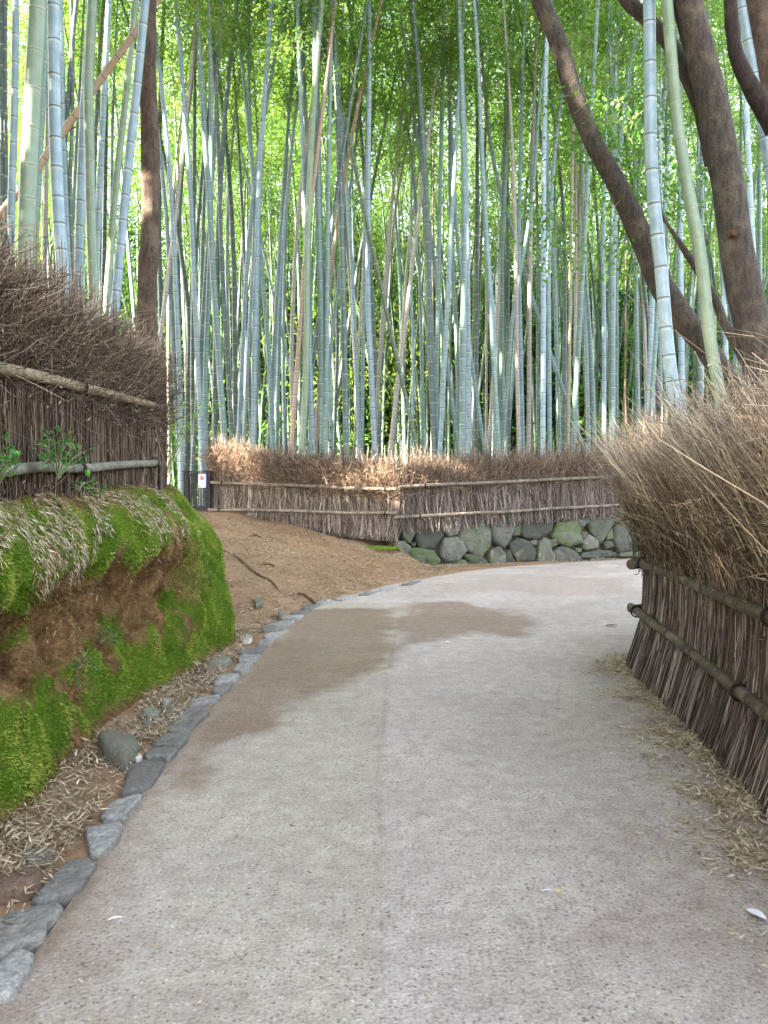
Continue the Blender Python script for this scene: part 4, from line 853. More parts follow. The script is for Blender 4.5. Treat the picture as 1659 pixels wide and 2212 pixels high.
TR = [ # crop, points, width(crop px), colour, dia, zmin
(C1, [(10,0),(12,800),(15,1500)], 30, 'grey', .09, 1.5), (C1, [(92,0),(85,600),(70,1100),(58,1640)], 46, 'blue', .12, 1.5),
(C1, [(225,0),(192,600),(170,1000),(155,1480)], 104, 'green', .19, 1.5), (C1, [(268,0),(252,500),(225,1000),(195,1600)], 46, 'teal', .13, 1.5),
(C1, [(315,0),(322,700),(345,1250),(372,1650)], 74, 'blue', .145, 1.5), (C1, [(352,0),(372,700),(395,1300),(412,1660)], 38, 'blue', .11, 1.5),
(C1, [(450,0),(425,250),(400,600),(385,800)], 30, 'grey', .09, 1.5), (C1, [(520,260),(492,700),(470,1300),(462,1690)], 54, 'blue', .125, 1.5),
(C1, [(545,0),(520,500),(527,900),(535,1300),(550,1680)], 60, 'green', .135, 1.5), (C1, [(640,0),(610,600),(585,1100),(562,1680)], 38, 'blue', .115, 1.5),
(C1, [(795,0),(740,560),(680,1100),(632,1690)], 42, 'green', .12, 1.5), (C1, [(855,0),(800,560),(745,1050),(682,1750)], 54, 'blue', .125, 1.5),
(C1, [(855,200),(890,430),(930,800),(970,1200),(990,1500),(1008,1843)], 28, 'blue', .105, 1.05),
(C1, [(905,160),(950,520),(1000,1050),(1040,1843),(1060,2400),(1065,2750)], 32, 'blue', .105, 1.05),
(C1, [(1150,180),(1105,600),(1050,1100),(1005,1500),(960,1843)], 28, 'beige', .1, 1.05),
(C1, [(1035,0),(1065,400),(1085,700),(1120,1150),(1150,1843)], 32, 'blue', .105, 1.05),
(C1, [(1158,0),(1190,600),(1225,1100),(1245,1500),(1268,1843)], 40, 'teal', .115, 1.05),
(C1, [(1290,100),(1275,500),(1258,900),(1240,1160)], 26, 'grey', .1, 1.05), (C1, [(1288,430),(1350,640),(1410,860),(1475,1150)], 18, 'blue', .085, 1.05),
(C1, [(1460,0),(1462,500),(1480,1000),(1492,1400),(1470,1843)], 24, 'blue', .1, 1.05), (C1, [(1585,160),(1545,700),(1518,1200),(1500,1843),(1492,2400)], 36, 'blue', .125, 1.05),
(C1, [(1285,900),(1300,1500),(1320,1843)], 28, 'grey', .11, 1.05), (C1, [(1440,1100),(1400,1843)], 18, 'grey', .1, 1.05),
(C2, [(455,0),(465,300),(485,800),(500,1300),(520,1843)], 30, 'blue', .11, 1.05), (C2, [(558,0),(570,600),(582,1200),(600,1843),(602,2100)], 48, 'teal', .15, 1.05),
(C2, [(660,0),(648,600),(636,1300),(630,1843)], 32, 'teal', .115, 1.05), (C2, [(632,420),(590,760),(555,1050),(520,1300),(480,1843)], 32, 'tan', .11, 1.05),
(C2, [(535,0),(600,220),(680,500),(770,860),(850,1250),(960,1740)], 26, 'dark', .1, 1.05),
(C2, [(860,160),(800,560),(740,900),(690,1300),(648,1700)], 20, 'beige', .095, 1.05), (C2, [(880,0),(879,600),(872,1200),(873,1843),(885,2100)], 31, 'blue', .12, 1.05),
(C2, [(425,500),(395,820),(370,1150),(335,1750)], 22, 'teal', .095, 1.05), (C2, [(1150,440),(1100,820),(1045,1150),(1000,1500),(970,1843)], 20, 'beige', .1, 1.05),
(C2, [(1195,780),(1150,1150),(1110,1450),(1080,1843)], 18, 'beige', .095, 1.05), (C2, [(1303,0),(1340,400),(1372,900),(1385,1250),(1440,1843),(1470,2050)], 25, 'teal', .105, 1.05),
(C2, [(1438,0),(1418,300),(1400,650),(1378,1050),(1352,1500),(1335,1843)], 30, 'blue', .12, 1.05), (C2, [(1400,300),(1425,800),(1430,1200),(1438,1843)], 24, 'blue', .105, 1.05),
(C2, [(1515,300),(1540,900),(1560,1300),(1592,1843)], 30, 'teal', .11, 1.05), (C2, [(726,1200),(738,1843)], 20, 'teal', .1, 1.05), (C2, [(775,700),(783,1300),(792,1843)], 18, 'blue', .1, 1.05),
(C2, [(1150,1100),(1165,1400),(1180,1843)], 18, 'teal', .1, 1.05), (C2, [(1190,1000),(1212,1450),(1236,1843)], 26, 'grey', .12, 1.05), (C2, [(1255,850),(1250,1843)], 15, 'beige', .085, 1.05),
(C3_, [(148,0),(132,500),(125,900),(100,1400),(70,1843)], 22, 'beige', .105, 1.05), (C3_, [(232,40),(215,500),(203,1000),(192,1500),(200,1843)], 28, 'blue', .12, 1.05),
(C3_, [(-10,450),(20,780),(80,1100),(170,1400),(300,1843),(340,1960)], 26, 'teal', .115, 1.05), (C3_, [(362,200),(345,800),(340,1300),(338,1843)], 33, 'blue', .125, 1.05),
(C3_, [(312,650),(275,1150),(222,1500),(160,1843),(140,2100)], 24, 'teal', .1, 1.05), (C3_, [(527,0),(517,600),(505,1200),(495,1843)], 22, 'yellow', .095, 1.05),
(C3_, [(558,950),(548,1400),(540,1843)], 18, 'tan', .09, 1.05), (C3_, [(290,480),(278,1000),(266,1400),(260,1843)], 24, 'beige', .105, 1.05), (C3_, [(345,250),(365,1000),(370,1843)], 24, 'blue', .105, 1.05),
(C3_, [(727,0),(705,900),(692,1400),(694,1843)], 26, 'blue', .11, 1.05), (C3_, [(740,350),(757,1100),(748,1843)], 32, 'teal', .12, 1.05), (C3_, [(990,150),(985,700),(970,1500),(975,1843)], 24, 'blue', .1, 1.05),
(C3_, [(1525,480),(1552,1100),(1570,1500),(1590,1843)], 38, 'blue', .13, .6), (C3_, [(1272,850),(1268,1200),(1262,1600)], 26, 'blue', .11, 1.05), (C3_, [(1140,1000),(1150,1700)], 30, 'blue', .12, 1.05),
(C3_, [(1600,850),(1602,1400)], 20, 'blue', .1, .9),
(C9, [(383,-300),(386,0),(420,450),(460,800),(500,1300),(560,1750),(600,1950)], 92, 'blue', .142, .3), (C9, [(500,-1105),(570,-250),(610,0),(680,400),(745,750),(800,1300),(862,1600),(905,1950)], 88, 'green', .134, .3),
(C9, [(830,0),(880,500),(945,1000),(1000,1250),(1045,1550),(1090,1770)], 62, 'teal', .14, .5), (C9, [(400,850),(382,1400),(355,1850)], 38, 'blue', .13, 1.0), (C9, [(600,250),(592,900),(603,1700)], 40, 'blue', .135, 1.0),
(C9, [(745,1500),(752,1900)], 32, 'blue', .115, 1.0), (C9, [(745,0),(738,500),(735,900)], 24, 'blue', .1, 1.0), (C9, [(900,900),(918,1480)], 36, 'blue', .125, 1.0), (C9, [(320,700),(360,1100),(440,1700)], 30, 'grey', .12, 1.0),
(C9, [(280,650),(282,1200),(300,1850)], 30, 'teal', .12, 1.0), (C9, [(210,800),(205,1700)], 14, 'tan', .08, 1.0), (C9, [(115,400),(100,1000),(112,1900)], 40, 'teal', .135, 1.0),
(C4, [(185,0),(215,300),(200,800)], 34, 'grey', .13, 1.05), (C4, [(245,100),(225,700),(205,1240)], 26, 'grey', .1, 1.05), (C4, [(345,0),(325,500),(320,900),(325,1200)], 36, 'teal', .12, 1.05), (C4, [(462,0),(475,500),(492,960)], 26, 'blue', .11, 1.05),
(C4, [(588,0),(565,500),(540,1000)], 32, 'blue', .115, 1.05), (C4, [(700,0),(738,450),(762,1020)], 32, 'teal', .115, 1.05), (C4, [(812,0),(785,400),(752,1040)], 28, 'blue', .11, 1.05), (C4, [(990,0),(985,600),(955,1140)], 48, 'green', .15, 1.05),
(C4, [(1010,0),(1020,1080)], 34, 'teal', .125, 1.05), (C4, [(1090,500),(1068,800),(1048,1120)], 28, 'tan', .1, 1.05), (C4, [(1200,0),(1165,300),(1140,600),(1150,1000)], 26, 'blue', .11, 1.05), (C4, [(1240,0),(1245,600),(1250,1050)], 25, 'teal', .105, 1.05),
(C4, [(1292,0),(1315,500),(1335,1040)], 30, 'blue', .115, 1.05), (C4, [(1360,0),(1330,500),(1308,1100)], 20, 'yellow', .085, 1.05), (C4, [(1487,300),(1465,650),(1445,980)], 26, 'beige', .1, 1.05),
(C4, [(510,0),(520,900)], 36, 'grey', .14, 1.05), (C4, [(905,0),(890,500),(900,1080)], 30, 'beige', .11, 1.05), (C4, [(945,500),(940,1000)], 24, 'teal', .11, 1.05), (C4, [(1190,500),(1175,1050)], 24, 'grey', .11, 1.05),
(C5, [(22,0),(36,600),(28,1010)], 20, 'blue', .09, 1.05), (C5, [(78,0),(92,600),(98,1020)], 23, 'teal', .1, 1.05), (C5, [(140,0),(150,500),(172,1000)], 42, 'grey', .15, 1.05), (C5, [(300,0),(328,500),(325,1000)], 28, 'teal', .11, 1.05),
(C5, [(370,0),(362,500),(358,1020)], 42, 'teal', .14, 1.05), (C5, [(455,0),(448,900)], 30, 'grey', .125, 1.05), (C5, [(520,0),(518,980)], 18, 'beige', .09, 1.05), (C5, [(545,0),(565,250),(580,900)], 30, 'blue', .11, 1.05), (C5, [(622,0),(620,900)], 28, 'teal', .11, 1.05),
(C5, [(805,80),(802,600),(800,1050)], 31, 'beige', .115, 1.05), (C5, [(930,0),(934,500),(938,1040)], 30, 'blue', .115, 1.05), (C5, [(970,0),(985,500),(1000,1010)], 28, 'teal', .115, 1.05), (C5, [(1110,0),(1105,600),(1125,1000)], 22, 'beige', .095, 1.05),
(C5, [(1180,0),(1212,500),(1232,980)], 28, 'teal', .11, 1.05), (C5, [(1350,0),(1352,900)], 42, 'teal', .14, 1.05), (C5, [(1380,0),(1380,880)], 26, 'teal', .11, 1.05), (C5, [(1510,0),(1520,850)], 26, 'teal', .11, 1.0), (C5, [(716,0),(720,500),(732,980)], 28, 'beige', .1, 1.05),
(C5, [(660,0),(665,980)], 26, 'grey', .12, 1.05), (C5, [(1040,0),(1030,980)], 30, 'grey', .14, 1.05), (C5, [(860,0),(856,980)], 24, 'grey', .12, 1.05),
(C4, [(20,0),(35,600),(45,1240),(48,1500)], 34, 'grey', .13, 1.05), (C4, [(75,300),(80,1000),(82,1500)], 24, 'beige', .11, 1.05), (C4, [(140,0),(150,700),(155,1500)], 30, 'teal', .12, 1.05), (C4, [(295,0),(285,700),(290,1300)], 30, 'teal', .12, 1.05), (C4, [(395,0),(385,700),(380,1300)], 40, 'grey', .14, 1.05), (C4, [(170,0),(195,700),(190,1400)], 22, 'beige', .1, 1.05), (C4, [(240,0),(235,700),(245,1400)], 32, 'grey', .12, 1.05),
(C1, [(30,300),(38,1500)], 26, 'grey', .12, 1.5), (C1, [(275,900),(262,1620)], 26, 'beige', .1, 1.5), (C1, [(425,700),(412,1100),(430,1650)], 24, 'grey', .11, 1.5),
]
for crp, pts, w, col, dia, zm in TR:
    P_ = crop(pts, *crp); wp = w*crp[2]/1.4756; Y = dia*F/wp
    xb = P_[-1][0]; over_far = 400 < xb < 1330
    if zm == 1.05: Y = max(Y, 17.9+.4*random.random()) if xb < 860 else max(Y, yr(xb)+1.0+.5*random.random())
    elif zm == 1.5: Y = min(max(Y, 7.6), 14)
    elif zm >= .9: Y = max(Y, yr(min(xb, 1500))+1.2)
    bamboo_from_trace(P_, wp, col, Y=Y, zmin=zm if Y > 9 or zm > 1 else zm)
# near right thick culm leaving the frame at the top right
r_ = bamboo_from_trace(crop([(1480,-300),(1500,0),(1570,400),(1630,750),(1680,1100),(1730,1500),(1770,1900)], *C3_), 62*.3676, 'blue', dia=.14, zmin=.3)
# random fill behind
random.seed(21); rng = np.random.default_rng(5)
VAR = []
for k in range(7):
    H = 17.0; u = np.linspace(0, 1, 40); lx = rng.normal(0, .5); bend = rng.normal(0, .6)
    P = np.stack([lx*u*1.2+bend*u**3*1.5, rng.normal(0, .5)*u*1.2, u*H], 1)
    VAR.append((culm_geo(P, .055, H, sides=8, band=.6), P))
VM = {}
for k, (g, P) in enumerate(VAR):
    for col in ('grey', 'teal', 'blue', 'beige', 'dark'): VM[k, col] = g.mesh('culm', M[col])
def place_random(x, y, z, col, k, rz, s_, tilt):
    root = thing('bamboo', 'x', 'bamboo', (x, y, z-.15)); root.rotation_euler = (tilt[0], tilt[1], rz); root.scale = (s_*1.05, s_*1.05, s_)
    link('culm', VM[k, col], root); P = VAR[k][1]; kc = 20+random.randint(0, 4); p = P[kc]; c = link('leaf_crown', random.choice(CROWNS), root); c.location = Vector(p)
    c.rotation_mode = 'QUATERNION'; c.rotation_quaternion = Vector((0, 0, 1)).rotation_difference(Vector(unit(P[-1]-p))); Lc = np.linalg.norm(P[-1]-p)/7.5; c.scale = (1.15, 1.15, Lc)
    return root
RND = []; pos = [(b[4][0][0], b[4][0][1]) for b in BAM]; tries = 0
while len(RND) < 172 and tries < 9000:
    tries += 1; y = 18.5+24*random.random()**1.25; x = random.uniform(-.52, .52)*y
    if min((x-a)**2+(y-b)**2 for a, b in pos) < (.45+.008*y)**2: continue
    pos.append((x, y)); s_ = random.uniform(.85, 1.2); col = random.choices(['grey', 'teal', 'blue', 'beige', 'dark'], [4.5, 6, 3, .7, 1.2])[0]
    if y > 27: col = random.choices(['grey', 'teal', 'blue', 'beige', 'dark'], [4, 6.5, 1.5, .5, 2.5])[0]
    tl = random.gauss(0, .03) if random.random() > .1 else random.gauss(0, .09)
    RND.append((place_random(x, y, 1.0, col, random.randrange(7), random.uniform(0, 6.28), s_, (random.gauss(0, .03), tl)), col, x, y))
# labels --------------------------------------------------------------
CN = {'blue': 'whitish blue', 'teal': 'grey green', 'green': 'smooth pale green', 'grey': 'dull grey', 'beige': 'pale beige', 'tan': 'dry tan', 'yellow': 'yellowish', 'dark': 'dark olive'}
def zone(b):
    xb = b[5][-1][0]
    if b[4][0][2] > 1.2: return 'behind dark bank fence', 'bamboos rising behind the fence on the bank'
    if xb > 1340: return 'behind near right fence', 'bamboos rising behind the near right fence'
    if xb < 470: return 'around black gate', 'bamboos around the black gate'
    if xb < 860: return 'behind far left fence', 'bamboos behind the far left fence section'
    return 'behind far right fence', 'bamboos behind the far right fence section'
from collections import defaultdict
Z = defaultdict(list)
for b in BAM: Z[zone(b)].append(b)
for (zn, grp), L_ in Z.items():
    L_.sort(key=lambda b: b[5][-1][0])
    for k, b in enumerate(L_):
        p0, p1 = b[5][-1], b[5][0]; sl_ = (p1[0]-p0[0])/max(1, (p0[1]-p1[1])); ln = 'leaning left' if sl_ < -.13 else 'leaning right' if sl_ > .13 else 'upright'
        wp = b[2]*F/b[3]; th_ = 'thick' if wp > 17 else 'slender' if wp < 7.5 else ''
        b[0]['label'] = ' '.join(f'{th_} {CN[b[1]]} {ln} bamboo, {ordw(k+1)} from left {zn}'.split())[:200]; b[0]['group'] = grp
Z = defaultdict(list)
for r in RND:
    zx = r[2]/r[3]; zn = 'left' if zx < -.15 else 'right' if zx > .2 else 'middle'; dp = 'just behind the front rows' if r[3] < 25 else 'deep in the grove'
    gr_ = f'{CN[r[1]]} bamboos {dp}, {zn} side'
    r[0]['label'] = f'{CN[r[1]]} bamboo culm {dp} on the {zn} side of the picture'; r[0]['group'] = gr_
# far stems as one mass
g = Geo(); PT = []; RR = []; tn = []
for k in range(300):
    y = random.uniform(29, 41); x = random.uniform(-.55, .55)*y; l1 = random.gauss(0, .8); h = random.uniform(13, 18)
    PT.append([(x, y, .6), (x+l1*.3, y, h*.35), (x+l1, y, h*.7), (x+l1*2, y, h)]); RR.append([.06, .055, .04, .01]); tn.append(random.random())
g.tubes(np.array(PT), np.array(RR), 6, np.array(tn))
n = NT('far_culms'); n.bsdf(n.ramp(n.attr(), [(0, (.035, .055, .045)), (.6, (.07, .11, .09)), (1, (.11, .15, .13))]), .6); tag(g.obj('distant_bamboo', n.m), 'mass of distant thin bamboo stems at the back of the grove', 'distant bamboo', kind='stuff')
# far foliage mass
def mass(N, xf, y0, y1, z0, z1, L, Wd, thr, scale, name, label, mat, seed, dens=None):
    y = rng.uniform(y0, y1, N); x = rng.uniform(-xf, xf, N)*y; z = z0+(z1-z0)*rng.random(N)
    P = np.stack([x, y, z], 1); f = fbm(P+seed*13, scale, 3); k = f > thr+(0 if dens is None else dens(x, y, z)); P = P[k]; n_ = len(P); f = f[k]
    D = unit(rdir(n_)+[0, 0, -.35]); S = unit(np.cross(D, rdir(n_))); g = Geo()
    g.leaves(P, D, S, rng.uniform(*L, n_), rng.uniform(*Wd, n_), np.clip(.5+(fbm(P+50, scale*.6, 2)-.5)*1.6+rng.normal(0, .14, n_), 0, 1)); return tag(g.obj(name, mat), label, 'foliage', kind='stuff')
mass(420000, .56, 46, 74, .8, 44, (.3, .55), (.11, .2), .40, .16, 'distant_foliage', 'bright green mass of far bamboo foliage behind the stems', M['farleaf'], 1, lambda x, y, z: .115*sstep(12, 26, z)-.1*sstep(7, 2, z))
mass(150000, .5, 27, 44, 3.5, 24, (.16, .3), (.035, .07), .47, .3, 'grove_foliage', 'loose sprays of bamboo leaves hanging between the deep culms', M['leaf'], 2, None)
mass(420000, .56, 38, 47, .6, 16, (.22, .4), (.07, .13), .33, .2, 'shade_leaves', 'leaves coloured dark for the shade at the back of the grove', M['shadeleaf'], 9, lambda x, y, z: .2*sstep(8.5, 15.5, z))
mass(34000, .5, 22, 44, .9, 3.6, (.12, .25), (.04, .08), .53, .5, 'undergrowth', 'dark green undergrowth low between the bamboo stems', M['broadleaf'], 3, None)

xs = np.linspace(-110, 110, 160); ys = np.linspace(82, 150, 40)
def hillf(X, Y):
    q = np.stack([X, Y, X*0], -1); return -1+(24+14*vn(q, .03)+4*vn(q, .1))*sstep(82, 118, Y)+(fbm(q, .45, 3)-.5)*3.5
h_ = grid(xs, ys, hillf, 'hill', None, lambda X, Y: X*0)
n = NT('wooded_hill'); v = n.noise(.5, 6, .75); n.bsdf(n.ramp(v, [(.35, (.006, .018, .006)), (.55, (.02, .05, .012)), (.7, (.07, .12, .02))]), .9, n.bump(v, 1, 1.0), .1); h_.data.materials.clear(); h_.data.materials.append(n.m)
tag(h_, 'green wooded hillside behind the grove', 'hill', kind='structure')
# ------------------------------------------------------------------ trees
def trunk(Pl, Rl, mat, name, parent, loc, sides=18, n_=70, lump=.08, scar_sun=None):
    P = catmull(np.array(Pl), n_); R = np.interp(np.linspace(0, 1, n_), np.linspace(0, 1, len(Rl)), Rl)
    g = Geo(); g.tubes(P[None], R[None], sides); V = g.v[0].reshape(n_, sides, 3); d = unit(V-P[:, None]); q = V*[1, 1, .5]
    V2 = V+d*((fbm(q, 5, 3)-.5)*lump*2*R[:, None]*1.5+(fbm(q, 1.7, 2)-.5)*lump*3*R[:, None])[..., None]; g.v[0] = V2.reshape(-1, 3)
    t_ = np.zeros((n_, sides))
    if scar_sun is not None:
        for (sz, px_, py_) in scar_sun: 
            c = W(px_, py_, P[:, 1].mean()); t_ = np.maximum(t_, np.exp(-(np.linalg.norm((V2-c)*[1.6, .6, .55], axis=-1)/sz)**2))
    else: t_[:] = 0
    g.t[0] = t_.ravel(); return shift(g, loc).obj(name, mat, parent)
def crown_leaves(centres, r, n_, L, Wd, mat, parent, loc, name='crown', twig=True):
    g = Geo(); c = np.array(centres); ii = rng.integers(0, len(c), n_); P = c[ii]+rng.normal(0, 1, (n_, 3))*np.array(r); D = unit(rdir(n_)+[0, 0, -.3]); S = unit(np.cross(D, rdir(n_)))
    f = fbm(P, 1.6, 3); k = f > .42; P, D, S, f = P[k], D[k], S[k], f[k]; m_ = len(P)
    g.leaves(P, D, S, rng.uniform(*L, m_), rng.uniform(*Wd, m_), np.clip(rng.normal(.5, .2, m_)+(fbm(P+20, .8, 2)-.5), 0, 1))
    if twig:
        kq = rng.integers(0, m_, m_//14); B = P[kq]; e = B+rdir(len(kq))*.25; g.tubes(np.stack([B, (B+e)/2+.02, e], 1), .004, 3, None, 1)
    return shift(g, loc).obj(name, [mat, M['stem']], parent)
def px_tr(pts, crp, Y, zt=None): return [W(x, y, Y if np.isscalar(Y) else np.interp(k/(len(pts)-1), [0, 1], Y)) for k, (x, y) in enumerate(crop(pts, *crp))]
# N leaning trunk
YN = 10.3
Nn = px_tr([(200,-400),(320,0),(430,250),(520,560),(640,850),(760,1060),(880,1300)], C3_, YN)[:-1]+px_tr([(230,370),(330,590),(420,830),(540,1030),(650,1180),(770,1340),(860,1480),(960,1640),(1040,1800)], C9, YN)
Nn = Nn[::-1]; Nn = [np.array([Nn[0][0]+.35, YN, .25])]+Nn; Nn[0][2] = .2
loc = tuple(Nn[0]); t1 = thing('leaning_tree', 'smooth brown tree trunk bending far left across the bamboos behind right fence', 'tree', loc)
top = Nn[-1]; ext = [top+np.array([-.5, .2, 1.2]), top+np.array([-.9, .5, 2.6]), top+np.array([-1.0, .8, 4.0])]
trunk(Nn+ext, [.2, .17, .15, .14, .135, .14, .145, .135, .118, .112, .107, .107, .105, .1, .095, .09, .07, .05, .02], M['bark'], 'trunk', t1, loc, scar_sun=[(.09, 1503, 690), (.06, 1197, 95)])  # lower spot a bark scar, upper spot sunlight painted on the trunk
crown_leaves([top+np.array([rng.normal(-.6, 1.3), rng.normal(.5, 1.0), 3.0+rng.normal(0, .9)]) for _ in range(20)], (.45, .45, .35), 9000, (.05, .1), (.02, .04), M['broadleaf'], t1, loc)
# slim branch of leaning tree with sprays (U)
Un = px_tr([(470,420),(560,560),(680,745),(820,970),(920,1200),(1050,1450),(1150,1650),(1200,1800)], C9, 9.85)[::-1]
loc = tuple(Un[0]-np.array([0, 0, 1.0])); t2 = thing('slim_tree', 'thin crooked brown stem slanting left between the two thick bamboos', 'tree', loc)
Ue = px_tr([(455,330),(440,200),(380,40)], C9, 9.85)
trunk([Un[0]-np.array([-.1, 0, 1.0])]+Un+Ue, [.1, .09, .075, .065, .055, .05, .05, .045, .04, .02, .015, .01], M['bark'], 'trunk', t2, loc, 12, lump=.06)
cs = [W(x, y, 10.9+rng.normal(0, .3)) for x, y in [(1290, 250), (1330, 300), (1380, 330), (1270, 330), (1350, 400), (1420, 260), (1330, 430), (1480, 420), (1300, 540), (1430, 470), (1250, 480), (1210, 560), (1400, 200), (1300, 180), (1520, 380), (1380, 560), (1450, 350), (1240, 300), (1190, 470), (1400, 430)]]
crown_leaves(cs, (.26, .25, .18), 3600, (.05, .09), (.026, .045), M['broadleaf'], t2, loc)
# O big trunk
YO = 8.9
On = px_tr([(1080,-400),(1180,0),(1285,400),(1372,800),(1440,1200)], C3_, YO)+px_tr([(1000,700),(1060,1000),(1130,1300),(1215,1600),(1280,1850)], C9, YO)
On = On[::-1]; loc = tuple(On[0]-np.array([0, 0, .9])); t3 = thing('large_tree', 'thickest grey brown tree trunk leaning left near the right edge', 'tree', loc)
top = On[-1]; ext = [top+np.array([-.3, 0, 1.5]), top+np.array([-.5, 0, 3.2]), top+np.array([-.5, 0, 5])]
trunk([On[0]-np.array([-.15, 0, .9])]+On+ext, [.3, .24, .19, .172, .165, .16, .156, .154, .152, .15, .14, .1, .05], M['bark'], 'trunk', t3, loc, 24, lump=.05)
Pn = px_tr([(1335,960),(1300,780),(1240,560),(1110,300),(960,120),(830,0),(700,-200)], C3_, 9.3); trunk(Pn, [.09, .085, .085, .085, .08, .075, .07], M['bark'], 'limb', t3, loc, 14)
g = Geo(); kn = W(*crop([(980, 530)], *C9)[0], YO-.24); g.tubes(np.array([[kn, kn+[0, .1, 0]]]), .035, 10, cap=True); shift(g, loc).obj('knot_hole', M['barkD'], t3)
crown_leaves([top+np.array([rng.normal(-.3, 1.8), rng.normal(0, 1.3), 4.2+rng.normal(0, 1.0)]) for _ in range(26)], (.5, .5, .4), 10000, (.05, .1), (.02, .04), M['broadleaf'], t3, loc)
# R far right brown trunk, S dark branch
Rn = px_tr([(1540,-300),(1580,0),(1630,300),(1690,650),(1740,1000),(1790,1500)], C3_, 11.0)[::-1]; loc = tuple(Rn[0]-np.array([0, 0, 2.4])); t4 = thing('edge_tree', 'pinkish brown tree trunk at the upper right edge behind the thick bamboo', 'tree', loc)
trunk([Rn[0]-np.array([-.3, 0, 2.4])]+Rn+[Rn[-1]+np.array([-.3, 0, 3])], [.3, .24, .22, .2, .19, .18, .17, .04], M['barkL'], 'trunk', t4, loc)
Sn = px_tr([(1700,760),(1620,620),(1530,460),(1475,320),(1450,150),(1435,-50),(1400,-300)], C3_, 10.4); trunk(Sn, [.13, .12, .1, .085, .08, .07, .05], M['barkD'], 'limb', t4, loc, 12, lump=.15)
crown_leaves([Rn[-1]+np.array([rng.normal(0, 1.2), rng.normal(0, 1.), 2.6+rng.normal(0, .7)]) for _ in range(14)], (.5, .5, .35), 5000, (.05, .1), (.02, .04), M['broadleaf'], t4, loc)
# left cedar
YC = 12.0
Cn = px_tr([(880,-300),(872,0),(868,300),(872,600),(885,900),(885,1300),(875,1500),(862,1760)], C1, YC)[::-1]; loc = (Cn[0][0], YC, 1.2); t5 = thing('cedar_tree', 'straight scaly reddish brown trunk standing among the bamboos on the left', 'tree', loc)
zc0 = np.array([Cn[0][0]-.05, YC, 1.2])
trunk([zc0]+Cn+[Cn[-1]+np.array([0, 0, 3.5]), Cn[-1]+np.array([.1, 0, 6.5])], [.18, .155, .14, .132, .125, .115, .1, .09, .08, .06, .02], M['barkL'], 'trunk', t5, loc, 20, lump=.09)
cc = Cn[-1]; crown_leaves([cc+np.array([rng.normal(0, .9), rng.normal(0, .9), 3.3+rng.normal(0, 1.6)]) for _ in range(24)], (.35, .35, .2), 8000, (.04, .09), (.012, .024), M['leaf'], t5, loc)
# diagonal dry fallen culm left
P_ = crop([(-60,1330),(150,1080),(260,930),(540,540),(800,180),(940,-20),(1100,-250)], *C1)
Dg = np.array([W(x, y, 12.8) for x, y in P_]); loc = Dg[0]; g = culm_geo(catmull(Dg, 40), .058, 10, taper=.3, band=.2); o = thing('fallen_bamboo', 'dry tan pole leaning diagonally behind the left bamboos', 'fallen bamboo', tuple(loc)); shift(g, loc).obj('culm', M['tan'], o)
g = Geo(); g.tubes(np.array([[Dg[2], Dg[2]+[.25, 0, .35], Dg[2]+[.6, .1, .6]]]), np.array([[.02, .015, .006]]), 6); shift(g, loc).obj('branch_stub', M['barkL'], o)

# ------------------------------------------------------------------ small plants
def plant(name, label, base, stems, leafL, leafW, mat, nper=7, cat='plant', spread=.5):
    loc = tuple(base); o = thing(name, label, cat, loc); gs = Geo(); gl = Geo()
    for tip in stems:
        tip = np.array(tip); u = np.linspace(0, 1, 6)[:, None]; P = np.array(base)*(1-u)+tip*u; P[:, 2] += .12*np.sin(u[:, 0]*math.pi)*np.linalg.norm(tip-base); gs.tubes(P[None], np.linspace(.005, .002, 6)[None], 5)
        for k in range(nper):
            f_ = .35+.65*(k+rng.random()*.5)/nper; p = np.array([np.interp(f_, u[:, 0], P[:, q]) for q in range(3)])
            for s__ in (-1, 1):
                D = unit(unit(tip-base)*.5+np.array([rng.normal(0, .5)+s__*spread, rng.normal(-.2, .4), rng.normal(.05, .3)])); pet = p+D*.03
                gs.tubes(np.array([[p, (p+pet)/2, pet]]), .0015, 3)
                for q in range(3):
                    D2 = unit(D+rdir(1)[0]*.5); S_ = unit(np.cross(D2, [0, 0, 1.])+rdir(1)[0]*.3); Ll = rng.uniform(*leafL); mid = pet
                    gl.leaves(mid[None], D2[None], S_[None], Ll, rng.uniform(*leafW), [rng.random()], fold=.06)
    shift(gs, loc).obj('stem', M['stem'], o); shift(gl, loc).obj('leaves', mat, o); return o
def onL(px, py, dx=.12):
    p = railL([(px, py)])[0]; s_ = (p[0]+dx)/p[0]; return np.array([p[0]*s_, p[1]*s_, CH+(p[2]-CH)*s_])
b0 = onL(125, 1035, .1); plant('leafy_seedling', 'green leafy seedling growing in front of the lower bamboo rail', b0, [onL(x, y, .2) for x, y in [(80, 960), (110, 925), (140, 935), (160, 960), (185, 975), (130, 985), (165, 1000), (95, 1000)]], (.03, .062), (.009, .018), M['plantleaf'], 5)
b0 = onL(-5, 1050, .1); plant('leafy_seedling', 'green leafy sprig at the left picture edge against the dark fence', b0, [onL(x, y, .2) for x, y in [(0, 940), (25, 960), (40, 985), (15, 1000), (30, 1015)]], (.03, .06), (.009, .018), M['plantleaf'], 4)
b0 = onL(195, 1055, .2); plant('leafy_seedling', 'small broad leaved weed below the rail on the bank crest', b0, [onL(x, y, .25) for x, y in [(170, 1062), (195, 1040), (215, 1060)]], (.03, .06), (.02, .035), M['plantleaf'], 2)
b0 = W(352, 1040, 8.5); plant('maple_sapling', 'thin sapling with bright green leaves hanging past the end of left fence', b0, [W(x, y, 8.6) for x, y in [(330, 865), (365, 868), (400, 862), (430, 862), (455, 872), (485, 870), (380, 895), (425, 895), (355, 880)]], (.035, .07), (.012, .024), M['brightleaf'], 5)
